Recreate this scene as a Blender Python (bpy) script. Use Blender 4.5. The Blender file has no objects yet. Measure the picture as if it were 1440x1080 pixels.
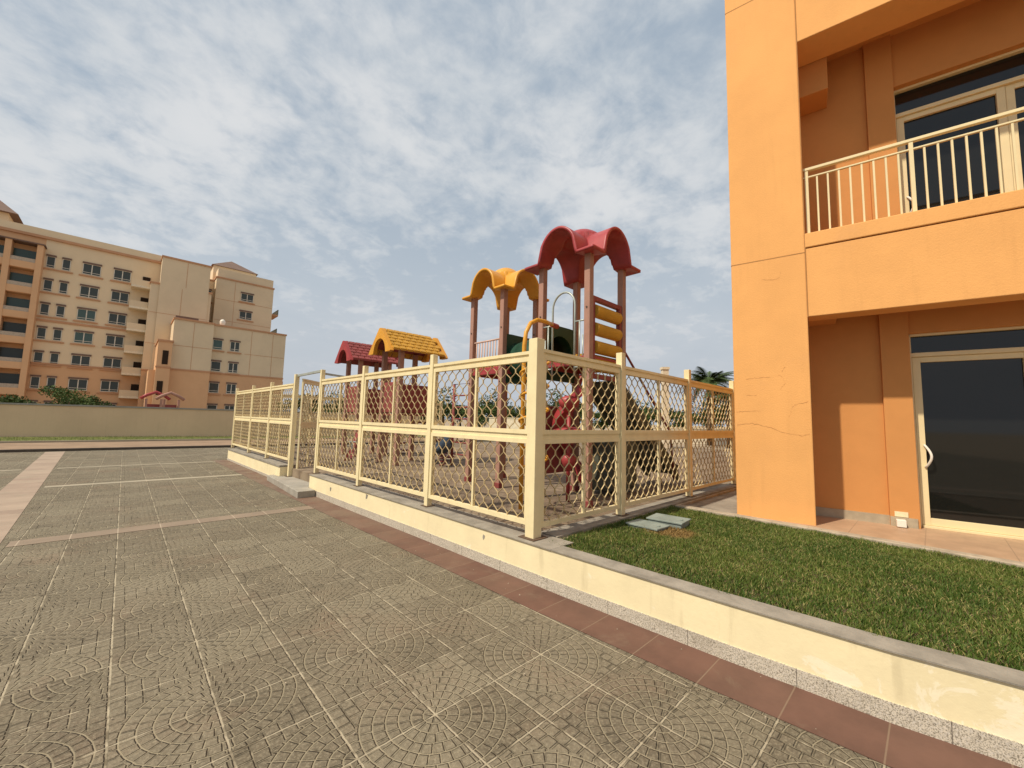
import bpy, bmesh, math, random
import numpy as np
from mathutils import Vector, Matrix, Euler
random.seed(7); np.random.seed(7)
R = math.radians
# ---------------------------------------------------------------- camera, world, sun
scn = bpy.context.scene
col = scn.collection
AZ = R(43.8); PITCH = R(5.16); ROLL = R(1.47)
# world x runs across the plaza towards the kerb wall, y runs along the kerb wall away from the viewer
hf = Vector((math.sin(AZ), math.cos(AZ), 0)); hr = Vector((math.cos(AZ), -math.sin(AZ), 0))
fwd = hf*math.cos(PITCH) + Vector((0, 0, math.sin(PITCH)))
up0 = -hf*math.sin(PITCH) + Vector((0, 0, math.cos(PITCH)))
right = hr*math.cos(ROLL) + up0*math.sin(ROLL)
up = up0*math.cos(ROLL) - hr*math.sin(ROLL)
cam = bpy.data.cameras.new('camera'); camo = bpy.data.objects.new('camera', cam); col.objects.link(camo)
cam.sensor_width = 36; cam.lens = 565/1440*36; cam.clip_start = .05; cam.clip_end = 2000
camo.matrix_world = Matrix(((right.x, up.x, -fwd.x, 0), (right.y, up.y, -fwd.y, 0), (right.z, up.z, -fwd.z, 1.5), (0, 0, 0, 1)))
scn.camera = camo
# near building frame: origin at the foot of its corner column
BO = Vector((5.89, 1.82, 0)); BROT = math.atan2(-.986, .168)
def bw(x, y, z): return BO + Matrix.Rotation(BROT, 3, 'Z') @ Vector((x, y, z))
sun_travel = (Matrix.Rotation(BROT, 3, 'Z') @ Vector((.31, .75, -1.07))).normalized()
sd = -sun_travel
SUN_EL = math.asin(sd.z); SUN_ROT = math.atan2(sd.x, sd.y)
sun = bpy.data.lights.new('sun', 'SUN'); sun.energy = 4.2; sun.angle = R(1.2); sun.color = (1, .90, .74)
suno = bpy.data.objects.new('sun', sun); col.objects.link(suno)
suno.rotation_euler = sun_travel.to_track_quat('-Z', 'Y').to_euler()
scn.view_settings.view_transform = 'Standard'; scn.view_settings.look = 'None'
scn.view_settings.exposure = 0.08; scn.view_settings.gamma = 1

class NT:
    """small helper for writing node graphs as expressions"""
    def __init__(s, tree): s.t = tree; s.n = tree.nodes; s.l = tree.links
    def put(s, v, sock):
        if hasattr(v, 'is_linked') or hasattr(v, 'node'): s.l.new(v, sock)
        elif isinstance(v, (tuple, list)) and sock.type == 'RGBA' and len(v) == 3: sock.default_value = (*v, 1)
        else: sock.default_value = v
    def m(s, op, a, b=0., c=None, clamp=False):
        n = s.n.new('ShaderNodeMath'); n.operation = op; n.use_clamp = clamp
        s.put(a, n.inputs[0]); s.put(b, n.inputs[1])
        if c is not None: s.put(c, n.inputs[2])
        return n.outputs[0]
    def mix(s, f, a, b, mode='MIX'):
        n = s.n.new('ShaderNodeMix'); n.data_type = 'RGBA'; n.blend_type = mode
        s.put(f, n.inputs[0]); s.put(a, n.inputs[6]); s.put(b, n.inputs[7]); return n.outputs[2]
    def noise(s, vec, scale, detail=4, rough=.6, dist=0):
        n = s.n.new('ShaderNodeTexNoise'); n.inputs['Scale'].default_value = scale
        n.inputs['Detail'].default_value = detail; n.inputs['Roughness'].default_value = rough
        n.inputs['Distortion'].default_value = dist
        if vec is not None: s.l.new(vec, n.inputs['Vector'])
        return n.outputs[0]
    def ramp(s, f, a, b, c0=0., c1=1.):
        n = s.n.new('ShaderNodeMapRange'); n.interpolation_type = 'SMOOTHSTEP'
        s.put(f, n.inputs[0]); s.put(a, n.inputs[1]); s.put(b, n.inputs[2]); s.put(c0, n.inputs[3]); s.put(c1, n.inputs[4])
        return n.outputs[0]
    def sep(s, v):
        n = s.n.new('ShaderNodeSeparateXYZ'); s.l.new(v, n.inputs[0]); return n.outputs
    def comb(s, x, y, z=0.):
        n = s.n.new('ShaderNodeCombineXYZ'); s.put(x, n.inputs[0]); s.put(y, n.inputs[1]); s.put(z, n.inputs[2]); return n.outputs[0]
    def coord(s, k='Object'): return s.n.new('ShaderNodeTexCoord').outputs[k]
    def wnoise(s, v):
        n = s.n.new('ShaderNodeTexWhiteNoise'); s.l.new(v, n.inputs[0]); return n.outputs[0]

# world: physical sky with a broken layer of altocumulus, laid out on a plane above the place
w = bpy.data.worlds.new('World'); scn.world = w; w.use_nodes = True
nt = NT(w.node_tree); nt.n.clear()
out = nt.n.new('ShaderNodeOutputWorld'); bg = nt.n.new('ShaderNodeBackground'); bg.inputs[1].default_value = .1
sky = nt.n.new('ShaderNodeTexSky'); sky.sky_type = 'NISHITA'; sky.sun_disc = False
sky.sun_elevation = SUN_EL; sky.sun_rotation = SUN_ROT; sky.air_density = 1.3; sky.dust_density = 2.5; sky.ozone_density = 1.2
g = nt.coord('Generated'); x, y, z = nt.sep(g)
zz = nt.m('MAXIMUM', nt.m('ADD', z, .22), .05)
P = nt.comb(nt.m('DIVIDE', x, zz), nt.m('DIVIDE', y, zz), 0.)
n1 = nt.noise(P, 1.1, 5, .6, .3); n2 = nt.noise(P, 6.5, 7, .62, .35); n3 = nt.noise(P, 17, 5, .6, .2)
f = nt.m('ADD', nt.m('MULTIPLY', n1, .46), nt.m('ADD', nt.m('MULTIPLY', n2, .37), nt.m('MULTIPLY', n3, .17)))
cl = nt.ramp(f, .37, .58)
cl = nt.m('MAXIMUM', cl, nt.ramp(z, .60, .05, 0., .85))     # the layer closes up towards the horizon
ccol = nt.mix(nt.ramp(n1, .35, .65), (5.6, 6.0, 6.35), (7.0, 7.1, 7.2))
ccol = nt.mix(nt.ramp(z, .35, 0., 0., 1.), ccol, (5.1, 5.4, 5.85))
clear = nt.mix(.86, sky.outputs[0], (3.8, 4.55, 5.35))
nt.l.new(nt.mix(nt.m('MULTIPLY', cl, .92), clear, ccol), bg.inputs[0]); nt.l.new(bg.outputs[0], out.inputs[0])

# ---------------------------------------------------------------- materials
MATS = {}
def mat(name, base, rough=.8, var=.12, scale=6, bump=0., bscale=40, dirt=None, spec=.3, metal=0., streak=0., fn=None):
    m = bpy.data.materials.new(name); m.use_nodes = True; nt = NT(m.node_tree)
    b = nt.n['Principled BSDF']; b.inputs['Roughness'].default_value = rough; b.inputs['Specular IOR Level'].default_value = spec
    b.inputs['Metallic'].default_value = metal
    v = nt.coord()
    c = nt.mix(nt.ramp(nt.noise(v, scale, 6, .65), .3, .7), tuple(q*(1-var) for q in base), tuple(min(1, q*(1+var)) for q in base))
    if streak:
        s_ = nt.sep(v); sv = nt.comb(nt.m('MULTIPLY', s_[0], 9.), nt.m('MULTIPLY', s_[1], 9.), nt.m('MULTIPLY', s_[2], .6))
        c = nt.mix(nt.m('MULTIPLY', nt.ramp(nt.noise(sv, 1.2, 5, .6), .52, .75), streak), c, tuple(q*.62 for q in base))
    if dirt:
        c = nt.mix(nt.m('MULTIPLY', nt.ramp(nt.noise(v, scale*.45, 7, .7, .4), .55, .72), dirt[1]), c, dirt[0])
    if fn: c = fn(nt, v, c, b) or c
    nt.l.new(c, b.inputs['Base Color'])
    if bump:
        bn = nt.n.new('ShaderNodeBump'); bn.inputs['Strength'].default_value = bump; bn.inputs['Distance'].default_value = .01
        nt.l.new(nt.noise(v, bscale, 5, .6), bn.inputs['Height']); nt.l.new(bn.outputs[0], b.inputs['Normal'])
    MATS[name] = m; return m

def paving_fn(nt, v, c, b):
    """moulded concrete pavers, 40 cm; four of them make one ring pattern"""
    X, Y, Z = nt.sep(v)
    wob = nt.m('MULTIPLY', nt.m('SUBTRACT', nt.noise(v, 14, 2), .5), .010)
    tx = nt.m('DIVIDE', nt.m('ADD', nt.m('SUBTRACT', X, .063), wob), .4)
    ty = nt.m('DIVIDE', nt.m('ADD', nt.m('SUBTRACT', Y, .218), wob), .4)
    ix = nt.m('FLOOR', tx); iy = nt.m('FLOOR', ty)
    fx = nt.m('SUBTRACT', tx, ix); fy = nt.m('SUBTRACT', ty, iy)
    cell = nt.comb(ix, iy, 0.); rnd = nt.wnoise(cell); rnd2 = nt.wnoise(nt.comb(iy, ix, 3.))
    px_ = nt.m('FLOORED_MODULO', ix, 2.); py_ = nt.m('FLOORED_MODULO', iy, 2.)
    # mirror every second paver, so that ring centres fall on odd x / even y corners
    odd = nt.m('GREATER_THAN', rnd2, .93)
    px2 = nt.m('ABSOLUTE', nt.m('SUBTRACT', px_, odd))
    u = nt.m('ABSOLUTE', nt.m('SUBTRACT', nt.m('SUBTRACT', 1., px2), fx))   # 0 at ring centre
    q = nt.m('ABSOLUTE', nt.m('SUBTRACT', py_, fy))
    r = nt.m('SQRT', nt.m('ADD', nt.m('MULTIPLY', u, u), nt.m('MULTIPLY', q, q)))
    th = nt.m('ARCTAN2', q, u)
    NR = 6.6
    rr = nt.m('MULTIPLY', r, NR); ri = nt.m('FLOOR', rr); rf = nt.m('SUBTRACT', rr, ri)
    dr = nt.m('DIVIDE', nt.m('MINIMUM', rf, nt.m('SUBTRACT', 1., rf)), NR)
    na = nt.m('ADD', nt.m('MULTIPLY', ri, 1.5), 2.)
    ta = nt.m('ADD', nt.m('MULTIPLY', nt.m('DIVIDE', th, math.pi/2), na), nt.m('MULTIPLY', ri, .37)); tf = nt.m('FRACT', ta)
    da = nt.m('DIVIDE', nt.m('MULTIPLY', nt.m('MINIMUM', tf, nt.m('SUBTRACT', 1., tf)), nt.m('MULTIPLY', r, math.pi/2)), na)
    ringd = nt.m('MINIMUM', dr, da)
    gu = nt.m('MULTIPLY', u, 6.0); gq = nt.m('ADD', nt.m('MULTIPLY', q, 6.0), nt.m('MULTIPLY', nt.m('FLOOR', gu), .5))
    gfu = nt.m('FRACT', gu); gfq = nt.m('FRACT', gq)
    gd = nt.m('DIVIDE', nt.m('MINIMUM', nt.m('MINIMUM', gfu, nt.m('SUBTRACT', 1., gfu)), nt.m('MINIMUM', gfq, nt.m('SUBTRACT', 1., gfq))), 6.0)
    outside = nt.m('GREATER_THAN', r, 6/NR*1.05)
    d = nt.m('ADD', nt.m('MULTIPLY', gd, outside), nt.m('MULTIPLY', ringd, nt.m('SUBTRACT', 1., outside)))
    groove = nt.ramp(d, .004, .018, 1., 0.)
    arc = nt.m('MULTIPLY', nt.ramp(dr, .005, .020, 1., 0.), nt.m('SUBTRACT', 1., outside))
    sx = nt.m('MINIMUM', fx, nt.m('SUBTRACT', 1., fx)); sy = nt.m('MINIMUM', fy, nt.m('SUBTRACT', 1., fy))
    seamx = nt.ramp(sx, .008, .022, 1., 0.); seamy = nt.ramp(sy, .008, .022, 1., 0.)
    seam = nt.m('MAXIMUM', seamx, seamy)
    block = nt.wnoise(nt.comb(nt.m('ADD', nt.m('FLOOR', nt.m('ADD', nt.m('MULTIPLY', ta, nt.m('SUBTRACT', 1., outside)), nt.m('MULTIPLY', gu, outside))), nt.m('MULTIPLY', ix, 7.)), nt.m('ADD', ri, nt.m('MULTIPLY', iy, 13.)), rnd))
    c = nt.mix(nt.m('MULTIPLY', block, .28), c, (.10, .082, .052))
    c = nt.mix(nt.m('MULTIPLY', nt.ramp(rnd, .45, 1.), .42), c, (.29, .25, .175))
    c = nt.mix(nt.m('MULTIPLY', nt.ramp(rnd2, .5, .93), .30), c, (.12, .10, .065))
    c = nt.mix(nt.m('MULTIPLY', nt.ramp(nt.noise(v, 1.1, 6, .65, .4), .5, .72), .38), c, (.22, .125, .08))
    c = nt.mix(nt.m('MULTIPLY', nt.ramp(nt.noise(v, .8, 5, .6), .42, .66), .45), c, (.20, .17, .12))
    c = nt.mix(nt.m('MULTIPLY', nt.ramp(nt.noise(v, 60, 4, .7), .42, .72), .5), c, (.36, .31, .215))
    c = nt.mix(nt.m('MULTIPLY', nt.ramp(nt.noise(v, 38, 4, .7), .55, .72), .5), c, (.08, .065, .04))
    jn = nt.noise(v, 8, 4, .6)
    gc = nt.mix(nt.ramp(jn, .42, .6), (.44, .37, .245), (.085, .068, .042))
    c = nt.mix(nt.m('MULTIPLY', groove, .40), c, gc)
    c = nt.mix(nt.m('MULTIPLY', nt.m('MULTIPLY', arc, nt.ramp(jn, .36, .58, .15, 1.)), .42), c, (.46, .39, .26))
    c = nt.mix(nt.m('MULTIPLY', seam, .68), c, nt.mix(nt.ramp(jn, .44, .64), (.48, .41, .29), (.15, .12, .075)))
    hgt = nt.m('SUBTRACT', nt.m('ADD', nt.m('MULTIPLY', nt.noise(v, 45, 5, .65), .35), nt.m('MULTIPLY', block, .12)), nt.m('MAXIMUM', nt.m('MULTIPLY', groove, .9), seam))
    bn = nt.n.new('ShaderNodeBump'); bn.inputs['Strength'].default_value = .9; bn.inputs['Distance'].default_value = .019
    nt.l.new(hgt, bn.inputs['Height']); nt.l.new(bn.outputs[0], b.inputs['Normal'])
    return c
mat('paving', (.148, .120, .082), .78, .16, 3, fn=paving_fn, spec=.25)

def joints_fn(step, axis=1, off=.218, colr=(.42, .34, .25), wdt=.012, bumpy=.3):
    def fn(nt, v, c, b):
        X = nt.sep(v)[axis]; t = nt.m('FRACT', nt.m('DIVIDE', nt.m('SUBTRACT', X, off), step))
        d = nt.m('MULTIPLY', nt.m('MINIMUM', t, nt.m('SUBTRACT', 1., t)), step)
        s = nt.ramp(d, wdt*.3, wdt*.6, 1., 0.)
        i = nt.m('FLOOR', nt.m('DIVIDE', nt.m('SUBTRACT', X, off), step))
        rn = nt.wnoise(nt.comb(i, 2., 1.))
        c = nt.mix(nt.m('MULTIPLY', rn, .22), c, tuple(q*1.35 for q in colr))
        c = nt.mix(nt.m('MULTIPLY', s, .8), c, colr)
        bn = nt.n.new('ShaderNodeBump'); bn.inputs['Strength'].default_value = bumpy; bn.inputs['Distance'].default_value = .006
        nt.l.new(nt.m('SUBTRACT', nt.m('MULTIPLY', nt.noise(v, 30, 5), .5), s), bn.inputs['Height']); nt.l.new(bn.outputs[0], b.inputs['Normal'])
        return c
    return fn
_jf = joints_fn(.4, colr=(.22, .15, .10), wdt=.008)
def red_fn(nt, v, c, b):
    c = _jf(nt, v, c, b); f_ = nt.m('MULTIPLY', nt.ramp(nt.sep(v)[1], 2., 10.), nt.ramp(nt.noise(v, 2.2, 6, .7), .25, .65))
    return nt.mix(nt.m('MULTIPLY', f_, .75), c, (.20, .155, .11))
mat('red_paver', (.125, .060, .043), .7, .18, 3, dirt=((.19, .13, .09), .75), fn=red_fn)
mat('pink_paver', (.30, .22, .165), .8, .12, 2, dirt=((.24, .21, .15), .6), fn=joints_fn(.4))
mat('pale_paver', (.32, .28, .205), .8, .12, 2, dirt=((.28, .24, .17), .5), fn=joints_fn(.4, 0, .063))
mat('rose_paver', (.215, .16, .115), .8, .12, 2, dirt=((.24, .20, .14), .7), fn=joints_fn(.4, 0, .063))
def granite_fn(nt, v, c, b):
    n = nt.noise(v, 160, 3, .7); k = nt.noise(v, 95, 2, .6)
    c = nt.mix(nt.ramp(n, .36, .58), (.17, .145, .11), (.62, .55, .44))
    c = nt.mix(nt.m('MULTIPLY', nt.ramp(k, .54, .62), .6), c, (.62, .57, .5))
    X = nt.sep(v)[1]; t = nt.m('FRACT', nt.m('DIVIDE', X, .61)); d = nt.m('MINIMUM', t, nt.m('SUBTRACT', 1., t))
    c = nt.mix(nt.ramp(d, .002, .006, .8, 0.), c, (.12, .1, .08))
    return nt.mix(nt.m('MULTIPLY', nt.ramp(nt.noise(v, 2.2, 5), .5, .7), .3), c, (.22, .18, .13))
mat('granite', (.3, .27, .22), .55, fn=granite_fn)
def cream_wall_fn(nt, v, c, b):
    p = nt.noise(v, 3.4, 8, .72, .7); hx = nt.ramp(nt.sep(v)[1], 1.2, -.6)      # more patched towards the near end
    m = nt.ramp(nt.m('ADD', p, nt.m('MULTIPLY', hx, .12)), .62, .65)
    c = nt.mix(nt.m('MULTIPLY', m, .55), c, (.88, .80, .62))
    z_ = nt.sep(v)[2]
    st = nt.noise(nt.comb(nt.m('MULTIPLY', nt.sep(v)[1], 6.), 0., nt.m('MULTIPLY', z_, .8)), 1.5, 4)
    c = nt.mix(nt.m('MULTIPLY', nt.ramp(st, .56, .72), .3), c, (.45, .37, .22))
    sc = nt.noise(v, 22, 6, .75)
    return nt.mix(nt.m('MULTIPLY', nt.ramp(sc, .68, .72), .6), c, (.35, .3, .22))
mat('cream_wall', (.80, .685, .43), .75, .05, 2.5, bump=.18, bscale=30, fn=cream_wall_fn)
mat('coping', (.275, .245, .20), .85, .22, 5, bump=.3, bscale=60, dirt=((.16, .14, .11), .6))
mat('step_stone', (.33, .30, .25), .8, .15, 3, bump=.2, dirt=((.24, .17, .13), .5))
mat('fence_paint', (.80, .675, .40), .55, .07, 3, bump=.06, bscale=25, dirt=((.55, .42, .22), .4), streak=.14, spec=.35)
mat('rust', (.11, .07, .045), .9, .3, 30)
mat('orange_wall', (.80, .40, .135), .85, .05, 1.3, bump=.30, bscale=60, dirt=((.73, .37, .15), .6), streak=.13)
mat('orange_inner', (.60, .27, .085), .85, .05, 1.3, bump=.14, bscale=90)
mat('crack', (.40, .17, .06), .9)
mat('joint', (.42, .20, .07), .9)
mat('frame_cream', (.78, .64, .37), .45, .04, 3, spec=.4)
mat('floor_tile', (.44, .285, .175), .5, .12, 4, dirt=((.30, .21, .13), .5), fn=joints_fn(.6, 1, .1, (.30, .20, .13), .008))
mat('skirting', (.40, .33, .23), .5, .12, 8)
mat('kerb_stone', (.40, .33, .24), .85, .2, 6, bump=.25, dirt=((.2, .17, .12), .5))
mat('white_plastic', (.78, .72, .62), .5, .04, 8)
mat('soil', (.12, .085, .05), .95, .3, 12, bump=.5, bscale=50)
mat('concrete', (.27, .235, .19), .9, .2, 3, bump=.3, dirt=((.15, .12, .09), .6))
mat('dark_kerb', (.09, .07, .055), .85, .2, 5)
mat('walkway', (.27, .18, .115), .85, .15, 1.2, dirt=((.38, .27, .18), .6))
mat('far_wall', (.68, .50, .325), .85, .05, .6, dirt=((.60, .45, .30), .5), streak=.15)
mat('far_coping', (.30, .28, .25), .8, .1, 3)
mat('lawn', (.12, .13, .03), .95, .3, 4, dirt=((.15, .14, .05), .5))
mat('earth', (.33, .255, .175), .95, .15, .5, bump=.3, bscale=10, dirt=((.22, .17, .11), .5))
def rub_fn(nt, v, c, b):
    X, Y, Z = nt.sep(v); fx = nt.m('FRACT', nt.m('MULTIPLY', X, 2.)); fy = nt.m('FRACT', nt.m('MULTIPLY', Y, 2.))
    d = nt.m('MINIMUM', nt.m('MINIMUM', fx, nt.m('SUBTRACT', 1., fx)), nt.m('MINIMUM', fy, nt.m('SUBTRACT', 1., fy)))
    r_ = nt.wnoise(nt.comb(nt.m('FLOOR', nt.m('MULTIPLY', X, 2.)), nt.m('FLOOR', nt.m('MULTIPLY', Y, 2.)), 0.))
    c = nt.mix(nt.m('MULTIPLY', r_, .55), c, (.155, .105, .07))
    c = nt.mix(nt.m('MULTIPLY', nt.ramp(nt.noise(v, 1.6, 6, .7), .45, .65), .7), c, (.32, .25, .17))
    return nt.mix(nt.ramp(d, .012, .04, .75, 0.), c, (.13, .10, .07))
mat('rubber_ground', (.18, .13, .085), .95, .2, 3, bump=.3, fn=rub_fn)
mat('post_faded', (.36, .195, .145), .7, .12, 2.5, bump=.1, dirt=((.45, .30, .23), .5), streak=.25)
mat('red_plastic', (.33, .042, .044), .42, .18, 2.5, dirt=((.42, .12, .11), .6), spec=.4)
mat('maroon', (.24, .055, .05), .55, .15, 3, dirt=((.36, .14, .11), .5))
mat('yellow_plastic', (.66, .31, .030), .38, .10, 2.5, dirt=((.75, .50, .16), .4), spec=.4)
mat('yellow_dull', (.50, .265, .03), .5, .12, 3, dirt=((.33, .17, .03), .5))
mat('green_plastic', (.020, .065, .040), .5, .2, 2)
mat('slide_plastic', (.085, .090, .068), .6, .3, 2, dirt=((.19, .15, .10), .6))
mat('blue_plastic', (.028, .045, .07), .45, .2, 2)
mat('pipe_grey', (.42, .46, .42), .4, .12, 4, metal=.3)
mat('rail_pink', (.60, .40, .32), .6, .1, 4)
mat('cover_teal', (.235, .27, .235), .6, .16, 5, bump=.12, dirt=((.36, .36, .30), .5))
mat('bark', (.14, .095, .06), .95, .2, 8, bump=.5)
mat('palm_leaf', (.055, .085, .022), .7, .3, 2)
def glass_mat(name, c, rough=.04, spec=.5):
    m = bpy.data.materials.new(name); m.use_nodes = True; b = m.node_tree.nodes['Principled BSDF']
    b.inputs['Base Color'].default_value = (*c, 1); b.inputs['Roughness'].default_value = rough; b.inputs['Specular IOR Level'].default_value = spec
    MATS[name] = m
glass_mat('door_glass', (.010, .010, .009)); glass_mat('window_glass', (.05, .06, .055), .15, .3); glass_mat('window_glass_green', (.06, .10, .09), .15, .35)
glass_mat('dark_void', (.035, .022, .015), .8, .1)
def leaf_mat(name, a, b_, c_):
    m = bpy.data.materials.new(name); m.use_nodes = True; nt = NT(m.node_tree); b = nt.n['Principled BSDF']
    b.inputs['Roughness'].default_value = .7; b.inputs['Specular IOR Level'].default_value = .2
    oi = nt.coord(); n = nt.noise(oi, 1.2, 4); k = nt.noise(oi, 30, 2)
    c = nt.mix(nt.ramp(n, .35, .65), a, b_); c = nt.mix(nt.m('MULTIPLY', nt.ramp(k, .5, .7), .6), c, c_)
    nt.l.new(c, b.inputs['Base Color']); MATS[name] = m
leaf_mat('leaf_dark', (.035, .06, .015), (.06, .09, .02), (.11, .13, .04))
leaf_mat('leaf_mid', (.045, .08, .018), (.075, .11, .025), (.13, .15, .05))
def grass_mat():
    m = bpy.data.materials.new('grass_blades'); m.use_nodes = True; nt = NT(m.node_tree); b = nt.n['Principled BSDF']
    b.inputs['Roughness'].default_value = .6; b.inputs['Specular IOR Level'].default_value = .25
    a = nt.n.new('ShaderNodeAttribute'); a.attribute_name = 'tint'
    v = nt.coord()
    c = nt.mix(nt.ramp(nt.noise(v, 1.6, 4), .35, .65), (.062, .105, .014), (.120, .155, .026))
    c = nt.mix(nt.ramp(a.outputs['Fac'], .72, .98), c, (.33, .27, .10))
    c = nt.mix(nt.ramp(a.outputs['Fac'], .0, .4, .55, 0.), c, (.035, .085, .010))
    X, Y, Z = nt.sep(v)
    dx = nt.m('SUBTRACT', X, 4.35); dy = nt.m('SUBTRACT', Y, 2.02)     # dried patch beside the covers
    dd = nt.m('SQRT', nt.m('ADD', nt.m('MULTIPLY', dx, dx), nt.m('MULTIPLY', dy, nt.m('MULTIPLY', dy, .6))))
    c = nt.mix(nt.ramp(nt.m('ADD', dd, nt.m('MULTIPLY', nt.noise(v, 9, 3), .25)), .25, .42, .75, 0.), c, (.34, .19, .07))
    nt.l.new(c, b.inputs['Base Color']); MATS['grass_blades'] = m
grass_mat()
def bldg_fn(nt, v, c, b): return c
mat('far_cream', (.72, .57, .38), .9, .05, .25, dirt=((.68, .51, .32), .5))
mat('far_orange', (.64, .385, .21), .9, .05, .25, dirt=((.58, .33, .18), .5))
mat('far_trim', (.50, .27, .15), .9, .08, .4)
mat('far_beige', (.66, .53, .36), .9, .05, .25, dirt=((.60, .47, .31), .5))
mat('far_roof', (.17, .11, .085), .9, .1, .8)
mat('far_frame', (.66, .60, .50), .6)
mat('far_rail', (.42, .34, .26), .7)
mat('mesh_paint', (.50, .385, .205), .7, .15, 5, dirt=((.25, .15, .08), .5))
mat('far_slab', (.72, .62, .46), .8)

# ---------------------------------------------------------------- mesh helpers
class MB:
    def __init__(s): s.v = []; s.f = []; s.m = []
    def add(s, v, f):
        n = len(s.v); s.v += [tuple(p) for p in v]; s.f += [tuple(i+n for i in q) for q in f]
    def box(s, x0, x1, y0, y1, z0, z1, T=None):
        v = [(x, y, z) for z in (z0, z1) for y in (y0, y1) for x in (x0, x1)]
        if T: v = [T @ Vector(p) for p in v]
        s.add(v, [(0, 2, 3, 1), (4, 5, 7, 6), (0, 1, 5, 4), (2, 6, 7, 3), (0, 4, 6, 2), (1, 3, 7, 5)])
        return s
    def bar(s, a, b, w, h=None, up=(0, 0, 1)):
        """rectangular bar from a to b, w wide, h high"""
        a = Vector(a); b = Vector(b); d = (b-a).normalized(); u = Vector(up); h = h or w
        if abs(d.dot(u)) > .99: u = Vector((0, 1, 0))
        sx = d.cross(u).normalized()*w/2; uy = sx.cross(d).normalized()*h/2
        v = [p+i*sx+j*uy for p in (a, b) for i, j in ((-1, -1), (1, -1), (1, 1), (-1, 1))]
        s.add(v, [(3, 2, 1, 0), (4, 5, 6, 7)]+[(i, (i+1) % 4, 4+(i+1) % 4, 4+i) for i in range(4)]); return s
    def tube(s, pts, r, n=8, closed=False):
        pts = [Vector(p) for p in pts]; m = len(pts); rings = []; base = len(s.v)
        u = None
        for i, p in enumerate(pts):
            a = pts[i-1] if (i or closed) else p; b = pts[(i+1) % m] if (i < m-1 or closed) else p
            d = (b-a).normalized()
            if u is None:
                u = d.cross(Vector((0, 0, 1)));
                if u.length < .1: u = d.cross(Vector((1, 0, 0)))
                u.normalize()
            u = (u - d*u.dot(d)).normalized(); k = d.cross(u)
            rr = r[i] if isinstance(r, (list, tuple)) else r
            for j in range(n):
                t = 2*math.pi*j/n; s.v.append(tuple(p + (u*math.cos(t)+k*math.sin(t))*rr))
        for i in range(m if closed else m-1):
            a = base+i*n; b = base+((i+1) % m)*n
            for j in range(n): s.f.append((a+j, a+(j+1) % n, b+(j+1) % n, b+j))
        if not closed:
            s.f.append(tuple(base+j for j in reversed(range(n)))); s.f.append(tuple(base+(m-1)*n+j for j in range(n)))
        return s
    def prism(s, poly, z0, z1):
        n = len(poly); s.add([(x, y, z0) for x, y in poly]+[(x, y, z1) for x, y in poly],
            [tuple(reversed(range(n))), tuple(range(n, 2*n))]+[(i, (i+1) % n, n+(i+1) % n, n+i) for i in range(n)]); return s
    def build(s, name, m, parent=None, smooth=False, bevel=0, loc=None, origin=None):
        me = bpy.data.meshes.new(name)
        if origin is not None:
            o_ = Vector(origin); s.v = [tuple(Vector(p)-o_) for p in s.v]
        me.from_pydata(s.v, [], s.f); me.update()
        me.materials.append(MATS[m] if isinstance(m, str) else m)
        if smooth:
            for p in me.polygons: p.use_smooth = True
        o = bpy.data.objects.new(name, me); col.objects.link(o)
        if parent: o.parent = parent
        if origin is not None: o.location = origin
        if loc is not None: o.location = loc
        if bevel:
            bv = o.modifiers.new('bevel', 'BEVEL'); bv.width = bevel; bv.segments = 2; bv.limit_method = 'ANGLE'
        return o
def tag(o, label=None, cat=None, group=None, kind=None):
    if label: o['label'] = label
    if cat: o['category'] = cat
    if group: o['group'] = group
    if kind: o['kind'] = kind
    return o
def empty(name, loc=(0, 0, 0), rz=0, label=None, cat=None, group=None):
    o = bpy.data.objects.new(name, None); col.objects.link(o); o.location = loc; o.rotation_euler = (0, 0, rz)
    o.empty_display_size = .2; return tag(o, label, cat, group)
def struct(name, mb, m, **k): return tag(mb.build(name, m, **k), kind='structure')
def children(o): return [c for c in bpy.data.objects if c.parent == o]
def copy_tree(o, parent=None):
    c = o.copy(); col.objects.link(c); c.parent = parent
    for ch in children(o):
        copy_tree(ch, c)
    return c

# ---------------------------------------------------------------- the setting
KL = [(3.6, -5.), (3.22, -1.5), (3.03, -.2), (2.96, .2), (2.90, 1.), (2.84, 2.25), (2.785, 4.5), (2.72, 6.3), (2.665, 8.35)]   # foot of kerb wall (x, y)
KL2 = [(2.60, 10.15), (2.56, 12.5), (2.50, 15.75)]
def kx(y):
    pts = KL+KL2
    for (x0, y0), (x1, y1) in zip(pts, pts[1:]):
        if y <= y1: return x0+(x1-x0)*(y-y0)/(y1-y0)
    return pts[-1][0]
struct('ground', MB().box(-700, 700, -700, 700, -.6, -.12), 'earth')
struct('plaza_paving', MB().prism([(-40, -12), (3.7, -12)]+[(x+.12, y) for x, y in KL+KL2]+[(2.62, 16.6), (24, 16.6), (24, 21.4), (-40, 21.4)], -.12, 0), 'paving')
def strip(line, d0, d1, z0, z1):
    a = [(x+d0, y) for x, y in line]; b = [(x+d1, y) for x, y in reversed(line)]
    return MB().prism(b+a, z0, z1) if d1 < d0 else MB().prism([(p[0], p[1]) for p in reversed(a)]+list(reversed(b)), z0, z1)
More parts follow.
